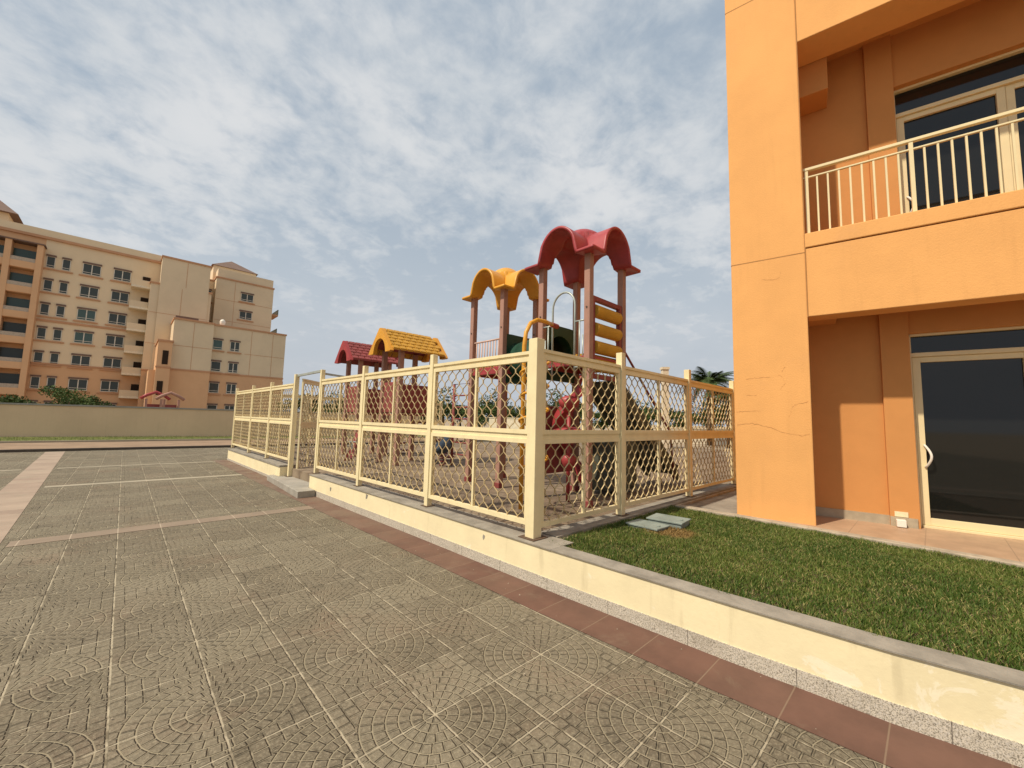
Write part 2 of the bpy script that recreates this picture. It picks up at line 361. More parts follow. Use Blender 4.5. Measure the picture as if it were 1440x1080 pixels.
def band(line, d0, d1, z0, z1):
    mb = MB()
    for (x0, y0), (x1, y1) in zip(line, line[1:]):
        v = [(x0+d0, y0), (x0+d1, y0), (x1+d1, y1), (x1+d0, y1)]
        n = len(mb.v); mb.v += [(a, b, z0) for a, b in v]+[(a, b, z1) for a, b in v]
        mb.f += [tuple(n+i for i in q) for q in ((3, 2, 1, 0), (4, 5, 6, 7), (0, 1, 5, 4), (2, 3, 7, 6), (1, 2, 6, 5), (3, 0, 4, 7))]
    return mb
# smooth path, no interior caps
def band2(line, d0, d1, z0, z1):
    mb = MB(); n = len(line)
    for x, y in line: mb.v += [(x+d0, y, z0), (x+d1, y, z0), (x+d1, y, z1), (x+d0, y, z1)]
    for i in range(n-1):
        a = 4*i; b = a+4
        mb.f += [(a+1, a, b, b+1), (a+2, a+1, b+1, b+2), (a+3, a+2, b+2, b+3), (a, a+3, b+3, b)]
    mb.f += [(0, 1, 2, 3), (4*n-1, 4*n-2, 4*n-3, 4*n-4)]
    return mb
struct('paving_border', band2([(3.62, -5.)]+KL[1:]+KL2, -.37, .06, .001, .005), 'red_paver')
struct('paving_band', band2([(-.75, -11), (-.86, 7), (-1.38, 21.2)], -.46, 0, .001, .0045), 'pink_paver')
struct('paving_band', MB().box(-.80, 2.36, 6.95, 7.22, .001, .0042), 'rose_paver')
struct('paving_band', MB().box(-14, -1.34, 6.95, 7.22, .001, .0042), 'rose_paver')
struct('paving_band', MB().box(-.98, 2.2, 11.70, 11.92, .001, .0042), 'pale_paver')
struct('paving_band', MB().box(-14, -1.52, 11.70, 11.92, .001, .0042), 'pale_paver')
struct('paving_band', MB().box(-1.1, 2.15, 15.25, 15.40, .001, .0042), 'pale_paver')
struct('paving_band', MB().box(-14, -1.68, 15.25, 15.40, .001, .0042), 'pale_paver')
struct('edge_kerb', MB().box(-60, 24, 21.4, 21.6, -.12, .09), 'dark_kerb')
struct('walkway', MB().box(-60, 60, 21.6, 25.5, -.1, .085), 'walkway')
struct('path_kerb', MB().box(-60, 60, 25.5, 25.65, -.1, .16), 'pale_paver')
tag(MB().box(-60, 60, 25.65, 34, -.1, .13).build('lawn', 'lawn'), kind='structure')
struct('playground_ground', MB().prism([(2.95, 2.75), (22, 2.75), (22, 16.4), (2.68, 16.4), (2.70, 15.6), (2.80, 10.2), (2.88, 8.3)], -.1, .30), 'rubber_ground')
struct('soil_bed', MB().prism([(3.2, -4.8), (5.70, -4.8), (5.70, 2.6), (3.0, 2.6), (3.02, 1)], -.1, .335), 'soil')

def blades(name, x0f, x1, y0, y1, n, h, z):
    ys = np.random.uniform(y0, y1, n); xa = np.array([x0f(t) for t in ys]); xs = xa+(x1-xa)*np.random.rand(n)
    ang = np.random.rand(n)*math.tau; hh = h*np.random.uniform(.55, 1.25, n); ww = np.random.uniform(.0016, .0032, n)
    lean = np.random.uniform(.1, .9, n)*hh; la = np.random.rand(n)*math.tau
    # uneven height in soft clumps
    cl = .8+.22*np.sin(xs*9+ys*4.1)*np.sin(ys*11-xs*5.3)+.18*np.sin(xs*23-ys*17)*np.sin(ys*29+xs*3); hh = hh*cl*np.where(np.random.rand(n) > .985, 1.7, 1.)
    dx = np.cos(ang)*ww; dy = np.sin(ang)*ww; lx = np.cos(la)*lean; ly = np.sin(la)*lean
    V = np.zeros((n, 5, 3)); 
    V[:, 0] = np.c_[xs-dx, ys-dy, np.full(n, z)]; V[:, 1] = np.c_[xs+dx, ys+dy, np.full(n, z)]
    V[:, 2] = np.c_[xs+dx*.8+lx*.35, ys+dy*.8+ly*.35, z+hh*.6]; V[:, 3] = np.c_[xs-dx*.8+lx*.35, ys-dy*.8+ly*.35, z+hh*.6]
    V[:, 4] = np.c_[xs+lx, ys+ly, z+hh]
    me = bpy.data.meshes.new(name); me.vertices.add(n*5); me.vertices.foreach_set('co', V.ravel())
    base = np.arange(n)*5
    q = np.c_[base, base+1, base+2, base+3]; t = np.c_[base+3, base+2, base+4]
    loops = np.concatenate([q.ravel(), t.ravel()]); me.loops.add(len(loops)); me.loops.foreach_set('vertex_index', loops)
    me.polygons.add(2*n)
    me.polygons.foreach_set('loop_start', np.concatenate([np.arange(n)*4, 4*n+np.arange(n)*3])); me.polygons.foreach_set('loop_total', np.concatenate([np.full(n, 4), np.full(n, 3)]))
    me.update(calc_edges=True); me.validate()
    a = me.attributes.new('tint', 'FLOAT', 'POINT'); a.data.foreach_set('value', np.repeat(np.random.rand(n), 5))
    me.materials.append(MATS['grass_blades']); o = bpy.data.objects.new(name, me); col.objects.link(o); return o
tag(blades('grass', lambda y: kx(y)+.165+.02*math.sin(y*17)+.012*math.sin(y*41), 5.71, -1.2, 2.60, 150000, .034, .335), kind='stuff')
tag(blades('grass', lambda y: -22, 8, 25.7, 29, 14000, .10, .13), kind='stuff')

# kerb wall in front of the playground and the lawn
z_cap = .3535
kw = empty('kerb_wall', (2.9, 1, 0), label='long low cream rendered kerb wall with speckled granite foot, from the gate step to the near right corner', cat='low wall')
def kid(mb, name, m, root, **k): return mb.build(name, m, root, loc=-root.location, **k)
kid(band2([(x, y) for x, y in KL], 0, .06, .0, .105), 'granite_plinth', 'granite', kw)
kid(band2([(x, y+(0.001 if i == 0 else 0)) for i, (x, y) in enumerate(KL)], .008, .16, .0, .3515), 'wall', 'cream_wall', kw)
kid(band2([q for q in KL if q[1] < 2.3]+[(2.836, 2.4)], -.004, .172, z_cap, .362), 'coping', 'coping', kw); kid(band2([(2.836, 2.403)]+[q for q in KL if q[1] > 2.4], -.006, .33, z_cap, .362), 'coping', 'coping', kw)
for yy_, z0_, z1_, w_ in ((5.95, .27, .335, .10), (3.3, .26, .30, .03), (7.3, .20, .26, .05)):
    xk = kx(yy_)+.0065; m_ = MB(); m_.add([(xk, yy_, z0_), (xk, yy_+w_*.6, z0_-.02), (xk, yy_+w_, z1_-.03), (xk, yy_+w_*.7, z1_), (xk, yy_-w_*.3, z1_-.01)], [(4, 3, 2, 1, 0)]); kid(m_, 'chipped_patch', 'coping', kw)
kw2 = empty('kerb_wall', (2.6, 12, 0), label='low cream kerb wall beyond the gate under the far fence section', cat='low wall')
kid(band2(KL2, .012, .20, .0, .322), 'wall', 'cream_wall', kw2); kid(band2(KL2, -.004, .33, .324, .362), 'coping', 'coping', kw2)
kid(band2(KL2, 0, .05, .0, .06), 'granite_plinth', 'granite', kw2)
kw3 = empty('kerb_wall', (6, 2.75, 0), label='low stone kerb under the side fence beside the grass', cat='low wall')
kid(MB().box(3.19, 12, 2.62, 2.86, .0, .362), 'coping', 'coping', kw3); kid(MB().box(3.19, 12, 2.585, 2.62, .0, .338), 'edge_slab', 'kerb_stone', kw3)
tag(MB().prism([(2.36, 7.95), (2.45, 10.5), (2.585, 10.5), (2.60, 10.16), (3.3, 10.16), (3.3, 8.36), (2.66, 8.36), (2.66, 7.95)], 0, .125).build('gate_step', 'step_stone', bevel=.01), 'grey stone step on the plaza in front of the open gate', 'step')
tag(MB().prism([(5.70, -4.8), (5.83, -4.8), (5.80, 2.55), (5.67, 2.55)], 0, .372).build('garden_edging', 'kerb_stone', bevel=.008), 'pale concrete edging strip between the grass and the tiled veranda', 'edging')
struct('veranda_floor', MB().prism([(5.83, -4.8), (9.5, -4.8), (9.5, 1.75), (5.81, 1.85)], 0, .345), 'floor_tile')
struct('side_path', MB().prism([(5.80, 1.86), (14, 1.7), (14, 2.58), (5.80, 2.58)], 0, .31), 'concrete')

# ---------------------------------------------------------------- fences
def lattice(x0, x1, z0, z1, p=.15, h=.185, w=.0058, dpt=.013):
    """expanded metal: zigzag flat strands that touch at short bonds, in the local xz plane, trimmed to the frame"""
    mb = MB(); nx = max(2, round((x1-x0)/(p/2))); sx = (x1-x0)/nx; nz = max(2, round((z1-z0)/(h/2))); sz = (z1-z0)/nz
    for i in range(nx+1):
        xc = x0+i*sx; pts = []
        for j in range(nz+1):
            off = sx*.46*(1 if (i+j) % 2 else -1); zc = z0+j*sz; bl = sz*.20
            for q in (-bl, bl):
                zz_ = min(z1, max(z0, zc+q)); pts.append((min(x1, max(x0, xc+off)), zz_))
        for side in (0,):
            n = len(mb.v)
            for k, (x, z) in enumerate(pts):
                mb.v += [(x-w/2, -dpt/2, z), (x+w/2, -dpt/2, z), (x+w/2, dpt/2, z), (x-w/2, dpt/2, z)]
            for k in range(len(pts)-1):
                a = n+4*k; b = a+4
                for e in range(4): mb.f.append((a+e, a+(e+1) % 4, b+(e+1) % 4, b+e))
    return mb
lat_cache = {}
def panel(root, p0, p1, zb=.47, zm=1.32, zt=2.155, d=.05):
    """framed double panel between two posts, p0 -> p1 in plan (near to far)"""
    a = Vector((*p0, 0)); b = Vector((*p1, 0)); L = (b-a).length; rz = math.atan2(b.y-a.y, b.x-a.x)
    f = MB(); fw = .045
    for z0_, z1_ in ((zb, zm-.005), (zm+.045, zt)):
        f.box(0, L, -d/2, d/2, z0_, z0_+fw); f.box(0, L, -d/2, d/2, z1_-fw, z1_)
        f.box(0, fw, -d/2+.001, d/2-.001, z0_+fw, z1_-fw); f.box(L-fw, L, -d/2+.001, d/2-.001, z0_+fw, z1_-fw)
    f.box(0, L, -.012, .012, zm-.005, zm+.045)                    # web between both frames
    f.box(-.0, L, -d/2-.004, d/2+.004, zt+.028, zt+.062)           # rail above
    f.box(0, L, -.012, .012, zt, zt+.028)
    o = f.build('panel_frame', 'fence_paint', root); o.location = a-root.location; o.rotation_euler = (0, 0, rz)
    mu = MB().box(L/2-.014, L/2+.014, -.017, .017, zb+fw, zm-.005-fw).box(L/2-.014, L/2+.014, -.017, .017, zm+.045+fw, zt-fw)
    mu.build('mullion', 'fence_paint', o)
    key = round(L, 2)
    for z0_, z1_ in ((zb+fw, zm-.005-fw), (zm+.045+fw, zt-fw)):
        lattice(fw, L-fw, z0_, z1_).build('mesh_infill', 'mesh_paint', o)
def post(root, p, z0=.362, z1=2.35, w=.075, n='post', plate=True, rz=0):
    o = MB().box(-w/2, w/2, -w/2, w/2, z0, z1).build(n, 'fence_paint', root, bevel=.004); o.location = Vector((*p, 0))-root.location; o.rotation_euler = (0, 0, rz)
    if plate: MB().box(-w*.9, w*.9, -w*.9, w*.9, z0-.001, z0+.008).build('base_plate', 'rust', o)
ff = empty('fence', (2.97, 2.75, 0), label='near front fence in cream metal mesh, from the thick corner post to the gate', cat='fence')
fx_ = lambda y: kx(y)+.165
F = [2.76, 4.60, 6.58, 8.47]
post(ff, (2.985, 2.76), z1=2.335, w=.115, n='corner_post')
for y in F[1:3]: post(ff, (fx_(y), y))
post(ff, (fx_(8.47), 8.47), z1=2.42, n='gate_post')
for i in range(3):
    a = F[i]+(.06 if i == 0 else .04); b = F[i+1]-.04
    panel(ff, (fx_(F[i]) if i else 2.985, a), (fx_(F[i+1]), b))
# dark rubber cap and lintel over the gate
lf = empty('fence', (2.75, 12, 0), label='far front fence section in cream metal mesh, left of the open gate', cat='fence')
G = [10.05, 11.9, 13.8, 16.0]
post(lf, (2.78, 10.0), z0=.125, z1=2.42, w=.09, n='gate_post')
for y in G[1:]: post(lf, (fx_(min(y, 15.7)), y), z1=2.33)
for i in range(3): panel(lf, (fx_(min(G[i], 15.7)), G[i]+.04), (fx_(min(G[i+1], 15.7)), G[i+1]-.04))
sf = empty('fence', (6, 2.74, 0), label='side fence in shaded cream metal mesh running back from the corner post behind the grass', cat='fence')
S = [2.985, 4.56, 6.62, 8.75, 10.8]
for x in S[1:]: post(sf, (x, 2.74), z1=2.40, w=.085)
for i in range(4): panel(sf, (S[i]+(.06 if i == 0 else .045), 2.74), (S[i+1]-.045, 2.74), zb=.45, zt=2.175)
bf = empty('fence', (6, 16.2, 0), label='cream mesh fence along the far end of the playground, seen through the open gate', cat='fence')
Q = [2.85, 4.9, 6.9, 8.9, 10.9]
for x in Q[1:]: post(bf, (x, 16.2), z0=.30, z1=2.33)
for i in range(4): panel(bf, (Q[i]+.045, 16.2), (Q[i+1]-.045, 16.2))
# gate: leaf swung inwards, lintel bar and top stay
ga = empty('gate', (2.80, 9.93, 0), label='open cream metal mesh gate leaf swung inwards beneath a slim lintel bar', cat='gate')
an = R(48)
hx, hy = 2.87, 9.86; ex, ey = hx+.98*math.cos(an), hy+.98*math.sin(an)
panel(ga, (hx, hy), (ex, ey), zb=.20, zm=1.25, zt=2.26, d=.035)
MB().bar((2.80, 8.51, 2.39), (2.80, 9.955, 2.39), .045, .045).build('lintel', 'pipe_grey', ga, loc=-ga.location)
MB().bar((2.84, 8.60, 2.36), (3.75, 8.62, 2.30), .04, .04).build('stay_bar', 'pipe_grey', ga, loc=-ga.location)

# ---------------------------------------------------------------- near orange building (local frame: x along the face, y into it)
nb = empty('apartment_building', BO, BROT, 'near orange rendered building with balcony and dark glass doors at the right', 'building')
def B_(mb, name, m, parent=nb, **k): return mb.build(name, m, parent, **k)
B_(MB().box(0, .83, 0, .75, 0, 13), 'corner_column', 'orange_wall', bevel=.012)
mw = MB().box(.0, 9, 1.02, 12, 0, 3.3).box(0, 9, 1.26, 12, 3.3, 13).box(0, .83, 1.02, 1.26, 3.3, 13)                                   # body behind the recess
mw.box(0, .83, .752, 1.0205, 0, 13)
B_(mw, 'wall', 'orange_wall')
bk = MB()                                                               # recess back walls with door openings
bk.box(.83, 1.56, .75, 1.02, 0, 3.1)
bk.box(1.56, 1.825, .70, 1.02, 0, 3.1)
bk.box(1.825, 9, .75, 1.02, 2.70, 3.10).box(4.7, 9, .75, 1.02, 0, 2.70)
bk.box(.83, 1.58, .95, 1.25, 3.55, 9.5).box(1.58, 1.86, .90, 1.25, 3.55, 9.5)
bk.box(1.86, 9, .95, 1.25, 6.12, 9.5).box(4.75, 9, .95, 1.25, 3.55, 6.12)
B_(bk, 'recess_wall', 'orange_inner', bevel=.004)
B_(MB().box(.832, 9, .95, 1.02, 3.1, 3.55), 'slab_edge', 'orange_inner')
par = MB().box(.832, 9, .006, .30, 2.88, 3.755)
par2 = MB().box(.832, 9, -.008, .31, 3.765, 3.95)
B_(par, 'spandrel', 'orange_wall', bevel=.008); B_(par2, 'parapet_cap', 'orange_wall', bevel=.01)
B_(MB().box(.832, 9, .03, .28, 3.75, 3.77), 'joint', 'joint')
B_(MB().box(.832, 9, .006, .50, 6.60, 13), 'upper_spandrel', 'orange_wall', bevel=.008)
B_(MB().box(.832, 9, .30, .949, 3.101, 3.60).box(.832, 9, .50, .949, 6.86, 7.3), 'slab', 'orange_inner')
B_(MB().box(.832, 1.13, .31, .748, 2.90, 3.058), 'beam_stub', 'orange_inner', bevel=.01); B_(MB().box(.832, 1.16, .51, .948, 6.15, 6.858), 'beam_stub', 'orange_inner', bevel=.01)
j = MB()
for z in (3.70, 7.52): j.box(-.0012, .83, -.0015, .002, z, z+.012)
j.box(-.0015, .002, 0, 3, 3.70, 3.712)
B_(j, 'joint', 'joint')
B_(MB().box(.826, .836, -.001, .01, 2.87, 13), 'joint', 'joint')
B_(MB().box(-.14, .0, 2.2, 3.2, 6.6, 6.85).box(-.06, .0, 2.2, 3.2, 6.5, 6.6), 'cornice', 'orange_wall', bevel=.01)
# hairline cracks in the render
def crack(pts, wd=.0045):
    mb = MB()
    P_ = []
    for (x0, z0), (x1, z1) in zip(pts, pts[1:]):
        for k in range(6): t = k/6; P_.append((x0+(x1-x0)*t+random.uniform(-.005, .005), z0+(z1-z0)*t+random.uniform(-.007, .007)))
    P_.append(pts[-1])
    for (x0, z0), (x1, z1) in zip(P_, P_[1:]):
        wv = wd*random.uniform(.3, 1.1); mb.add([(x0, -.0015, z0-wv/2), (x1, -.0015, z1-wv/2), (x1, -.0015, z1+wv/2), (x0, -.0015, z0+wv/2)], [(0, 1, 2, 3)])
    B_(mb, 'crack', 'crack')
crack([(.03, 1.52), (.2, 1.54), (.38, 1.50), (.55, 1.43), (.72, 1.40), (.80, 1.42)])
crack([(.02, 1.68), (.12, 1.70), (.3, 1.70)], .004); crack([(.62, 1.70), (.66, 1.78), (.80, 1.82)], .004); crack([(.60, 1.62), (.63, 1.70)], .003)
crack([(.15, 2.12), (.32, 2.14), (.42, 2.13)], .0035); crack([(.52, 1.98), (.57, 2.05), (.55, 2.13), (.50, 2.16)], .003); crack([(.35, 3.44), (.5, 3.41), (.56, 3.44), (.57, 3.54)], .004)
crack([(.14, 1.9), (.26, 1.91)], .003); crack([(.54, 2.2), (.58, 2.26)], .005)
B_(MB().box(.832, 1.56, .732, .749, .345, .455).box(1.56, 1.80, .682, .699, .345, .455), 'skirting', 'skirting')
ob = B_(MB().box(1.605, 1.69, .60, .68, .352, .435), 'outlet_box', 'white_plastic', bevel=.005)
B_(MB().box(1.60, 1.72, .688, .6985, .46, .52), 'plaster_patch', 'cream_wall')
def slider(z0, zt, ztr, name):
    """glazed door wall: dark transom strip, header, leaves with stiles"""
    d = empty(name, (0, 0, 0)); d.parent = nb
    f = MB(); x0, x1 = 1.825, 4.7; y0, y1 = .84, .90
    f.box(x0, x0+.03, y0-.02, y1, z0, zt).box(x0, x1, y0-.02, y1, zt-.03, zt).box(x0, x1, y0-.03, y1, ztr-.05, ztr)
    f.box(x0+.03, x1, y0-.03, y1+.02, z0, z0+.03)
    f.build('frame', 'frame_cream', d, bevel=.003)
    for i, xl in enumerate((x0+.035, x0+1.005, x0+1.97)):
        xr = xl+.965; yo = .012 if i % 2 else 0.
        lf_ = MB(); a, b = z0+.032, ztr-.052
        lf_.box(xl, xl+.072, y0+yo, y1-.01+yo, a, b).box(xr-.072, xr, y0+yo, y1-.01+yo, a, b)
        lf_.box(xl+.072, xr-.072, y0+yo, y1-.01+yo, a, a+.085).box(xl+.072, xr-.072, y0+yo, y1-.01+yo, b-.065, b)
        L_ = lf_.build('door_leaf', 'frame_cream', d, bevel=.003)
    MB().box(x0+.05, x1, .878, .884, z0+.06, ztr-.08).build('pane', 'door_glass', d)
    MB().box(x0+.03, x1, .880, .886, ztr, zt-.03).build('transom_pane', 'door_glass', d)
    pts = [(x0+.075+.0, .838-.055*math.sin(t), z0+.85+.14*(1-math.cos(t))/1 - .0) for t in [k*math.pi/10 for k in range(11)]]
    hx0 = x0+.095
    pts = [(hx0+.045*math.sin(k*math.pi/10), .83-.05*math.sin(k*math.pi/10), z0+.72+.26*k/10) for k in range(11)]
    MB().tube([(hx0, .845, z0+.72)]+pts+[(hx0, .845, z0+.98)], .013, 8).build('handle', 'white_plastic', d, smooth=True)
    return d
slider(.345, 2.70, 2.46, 'sliding_door'); ud = slider(3.6, 6.12, 5.77, 'sliding_door'); ud.location = (.03, .215, 0)
rl = MB(); y = .09
rl.bar((.84, y, 4.83), (9, y, 4.83), .05, .035).bar((.84, y, 4.725), (9, y, 4.725), .03, .02)
B_(rl, 'handrail', 'frame_cream', bevel=.004)
for k in range(0, 40):
    x = .875+k*.108
    if k % 9 == 0: B_(MB().box(x-.018, x+.018, y-.018, y+.018, 3.95, 4.815), 'railing_post', 'frame_cream')
    else: B_(MB().box(x-.009, x+.009, y-.009, y+.009, 3.95, 4.717), 'baluster', 'frame_cream')

dbm = MB()
for k in range(260):
    yy_ = random.uniform(.3, 12); xx_ = kx(yy_)-abs(random.gauss(0, 1.3))-.02 if random.random() < .6 else random.uniform(-1, 2.6)
    a_ = random.random()*6.3; q_ = random.uniform(.002, .007)
    dbm.prism([(xx_+q_*random.uniform(.6, 1.2)*math.cos(a_+t_), yy_+q_*random.uniform(.6, 1.2)*math.sin(a_+t_)) for t_ in (0, 1.4, 2.6, 4.1, 5.2)], .0, .006+q_*.7)
tag(dbm.build('grit', 'kerb_stone'), kind='stuff')
# utility covers in the grass
for n, (cx, cy, sx_, sy_, rz_, h, lb) in enumerate([(4.66, 2.17, .30, .38, .10, .060, 'grey-green plastic utility cover standing in the grass, the larger and further of the pair'), (4.33, 2.26, .26, .36, -.04, .028, 'flat grey-green utility cover in the grass, the nearer and lower of the pair')]):
    u_ = empty('utility_cover', (cx, cy, .335), rz_, lb, 'utility cover')
    MB().box(-sx_/2, sx_/2, -sy_/2, sy_/2, -.02, h).build('box', 'cover_teal', u_, bevel=.012)
    MB().box(-sx_/2-.012, sx_/2+.012, -sy_/2-.012, sy_/2+.012, h+.0015, h+.02).box(-.02, .02, -sy_/2+.03, -sy_/2+.06, h+.02, h+.028).build('lid', 'cover_teal', u_, bevel=.008)

def az_pos0(px, dist):
    a = math.atan((px-720)/565.); return (hf*math.cos(a)+hr*math.sin(a))*dist
# ---------------------------------------------------------------- playground
def dome(mb, hx, r, zb, flare=.0, cz=.26, zc=0, N=56):
    """cross-vaulted canopy: arch along both axes, low flanges at the four corners, small pyramid in the middle"""
    n0 = len(mb.v)
    def H(x, y):
        def arch(t):
            t = abs(t)/r
            return r*1.28*math.sqrt(max(0, 1-t*t)) if t < 1 else 0.
        a, b = arch(x), arch(y); z = max(a, b)
        q = max(0, 1-(abs(x)+abs(y))/(r*1.5)); rr_ = math.hypot(x, y)/(r*.95); z = max(z, r*1.28+.17*(1-rr_**2)-.0 if rr_ < 1 else 0)
        c = max(0, (max(abs(x), abs(y))-r)/(hx-r)); z -= .045*c if min(abs(x), abs(y)) > r*.9 else 0
        return zb+z
    ts = [-hx+2*hx*i/N for i in range(N+1)]
    for yv in ts:
        for xv in ts: mb.v.append((xv, yv, H(xv, yv)))
    for jj in range(N):
        for ii in range(N):
            a = n0+jj*(N+1)+ii; mb.f.append((a, a+1, a+N+2, a+N+1))
def tower(name, cx, cy, s, label, roofmat, deckz, postz, hx, r, rz=0.):
    t = empty(name, (cx, cy, .30), rz, label, 'play tower')
    for sx_ in (-1, 1):
        for sy_ in (-1, 1):
            p = MB().box(-.052, .052, -.052, .052, 0, postz-.3).build('post', 'post_faded', t, bevel=.01); p.location = (sx_*s/2, sy_*s/2, 0)
            sh = MB().box(-.062, .062, -.062, .062, 0, .09).build('post_shoe', 'maroon', p, bevel=.006)
            MB().tube([(-.062*1, 0, 1.9), (-.050, 0, 1.9)], .014, 8).tube([(-.062, 0, 2.9), (-.05, 0, 2.9)], .014, 8).build('bolt', 'dark_kerb', p)
    mb = MB(); dome(mb, hx, r, postz-.33)
    o = mb.build('canopy', roofmat, t, smooth=True)
    so = o.modifiers.new('shell', 'SOLIDIFY'); so.thickness = .045; so.offset = 1
    dk = MB().box(-s/2+.05, s/2-.05, -s/2+.05, s/2-.05, deckz-.36, deckz-.32)
    dk.build('deck', 'yellow_dull', t)
    db = MB()
    for k in (-1, 1):
        db.box(-s/2+.053, s/2-.053, k*s/2-.03, k*s/2+.03, deckz-.50, deckz-.365); db.box(k*s/2-.03, k*s/2+.03, -s/2+.053, s/2-.053, deckz-.50, deckz-.365)
    db.build('deck_beam', 'red_plastic', t, bevel=.008)
    return t
s1 = .92; T1 = (5.31, 3.91)
t1 = tower('play_tower', *T1, s1, 'tallest play tower, faded posts under a red four-arched canopy', 'red_plastic', 2.55, 4.07, .68, .345)
s2 = .88; T2 = (5.35, 5.83)
t2 = tower('play_tower', *T2, s2, 'play tower under a yellow four-arched canopy, left of the red-canopied one', 'yellow_plastic', 2.55, 3.97, .62, .315)
L1 = lambda x, y, z: (x-T1[0], y-T1[1], z-.3)
L2 = lambda x, y, z: (x-T2[0], y-T2[1], z-.3)
def arcpts(c, ax, az, n, a0=0, a1=math.pi):
    c = Vector(c); return [c+Vector(ax)*math.cos(a0+(a1-a0)*k/n)+Vector(az)*math.sin(a0+(a1-a0)*k/n) for k in range(n+1)]
h = s1/2
# tower 1: steel hoop over the entrance (face x=-h), side bars
fx1 = -h-.02
MB().tube([(fx1, -.22, 1.9)]+[(fx1, .0+.22*-math.cos(k*math.pi/12), 2.98+.24*math.sin(k*math.pi/12)) for k in range(13)]+[(fx1, .22, 1.9)], .016, 10).build('entrance_hoop', 'pipe_grey', t1, smooth=True)
sb = MB()
for sy_ in (-1, 1):
    sb.tube([(fx1, sy_*.22, 2.72), (fx1, sy_*.44, 2.72)], .013).tube([(fx1, sy_*.22, 2.02), (fx1, sy_*.44, 2.02)], .013)
    sb.tube([(fx1, sy_*.31, 2.02), (fx1, sy_*.31, 2.72)], .012).tube([(fx1, sy_*.37, 2.02), (fx1, sy_*.37, 2.5)], .010)
sb.build('hoop_bars', 'pipe_grey', t1, smooth=True)
# tower 1: roller panel on the face towards the viewer (face y=-h)
rp = MB(); yy = -h
rp.box(-h+.055, -h+.12, yy-.035, yy+.035, 1.85, 3.10).box(h-.12, h-.055, yy-.035, yy+.035, 1.85, 3.10).box(-h+.12, h-.12, yy-.035, yy+.035, 3.03, 3.10).box(-h+.12, h-.12, yy-.035, yy+.035, 1.85, 1.92)
rp = rp.build('roller_frame', 'maroon', t1, bevel=.006)
for k in range(4):
    zc = 2.88-.275*k
    MB().tube([(-h+.125, yy, zc), (h-.125, yy, zc)], .098, 20).build('roller', 'yellow_dull', rp, smooth=False, bevel=.01)
MB().tube([(-.27, yy+.03, 3.09)]+[(-.05-.22*math.cos(k*math.pi/12), yy+.03, 3.09+.19*math.sin(k*math.pi/12)) for k in range(13)]+[(.17, yy+.03, 3.08)], .018, 8).build('top_handle', 'yellow_plastic', t1, smooth=True)
# tower 1 and 2: green end panels with round openings and the crawl tube between
def ring_panel(w_, z0, z1, zc, r_, N=32):
    """flat panel in the xz plane with a round hole"""
    mb = MB(); T = .02
    def outer(a):
        c, s_ = math.cos(a), math.sin(a); k = min(w_/abs(c) if abs(c) > 1e-6 else 9, (z1-zc)/s_ if s_ > 1e-6 else 9, (zc-z0)/-s_ if s_ < -1e-6 else 9); return (c*k, zc+s_*k)
    for sgn in (-1, 1):
        for k in range(N):
            a0, a1 = math.tau*(k+.5)/N, math.tau*(k+1.5)/N
            o0, o1 = outer(a0), outer(a1)
            v = [(r_*math.cos(a0), sgn*T, zc+r_*math.sin(a0)), (o0[0], sgn*T, o0[1]), (o1[0], sgn*T, o1[1]), (r_*math.cos(a1), sgn*T, zc+r_*math.sin(a1))]
            mb.add(v, [(0, 1, 2, 3) if sgn < 0 else (3, 2, 1, 0)])
            if sgn > 0:
                mb.add([v[1], v[2], (v[2][0], -T, v[2][2]), (v[1][0], -T, v[1][2])], [(0, 1, 2, 3)]); mb.add([v[0], v[3], (v[3][0], -T, v[3][2]), (v[0][0], -T, v[0][2])], [(3, 2, 1, 0)])
    return mb
o = ring_panel(h-.055, 1.88, 2.83, 2.33, .33).build('tunnel_panel', 'green_plastic', t1); o.location = (0, h, 0)
o = ring_panel(s2/2-.055, 1.88, 2.80, 2.32, .33).build('tunnel_panel', 'green_plastic', t2); o.location = (0, -s2/2, 0)
tn = MB(); N = 28
y0_, y1_ = 5.39-T2[1], 4.35-T2[1]
base = len(tn.v)
for yv, rr in ((y0_, .35), ((y0_+y1_)/2-.3, .35), ((y0_+y1_)/2-.3, .37), ((y0_+y1_)/2+.3, .37), ((y0_+y1_)/2+.3, .35), (y1_, .35)):
    for k in range(N): tn.v.append((rr*math.cos(math.tau*k/N), yv, 2.32+rr*math.sin(math.tau*k/N)))
for rI in range(5):
    for k in range(N): a = rI*N; tn.f.append((a+k, a+(k+1) % N, a+N+(k+1) % N, a+N+k))
tn.build('crawl_tube', 'green_plastic', t2, smooth=True)
# tower 1: yellow curly pole in front of the entrance
cp = MB(); cx, cy = 3.99-T1[0], 3.93-T1[1]
cp.tube([(cx, cy, 0), (cx, cy, 2.25), (cx+.03, cy, 2.45), (cx+.12, cy, 2.60), (cx+.28, cy+.02, 2.68), (cx+.50, cy+.05, 2.70), (cx+.74, cy+.1, 2.70)], .031, 12)
cp.build('climbing_pole', 'yellow_plastic', t1, smooth=True)
cs = MB(); pts = []
for k in range(200):
    a = k/200*math.tau*4.5; zc = .55+1.5*k/200; pts.append((cx+.17+.20*math.cos(a+2.7), cy-.05+.20*math.sin(a+2.7), zc))
cs.tube(pts, .019, 8); cs.build('curly_climber', 'yellow_plastic', t1, smooth=True)
MB().tube([(cx+.70, cy+.1, 2.70), (cx+.86, cy+.12, 2.70)], .04, 10).build('pole_socket', 'red_plastic', t1)
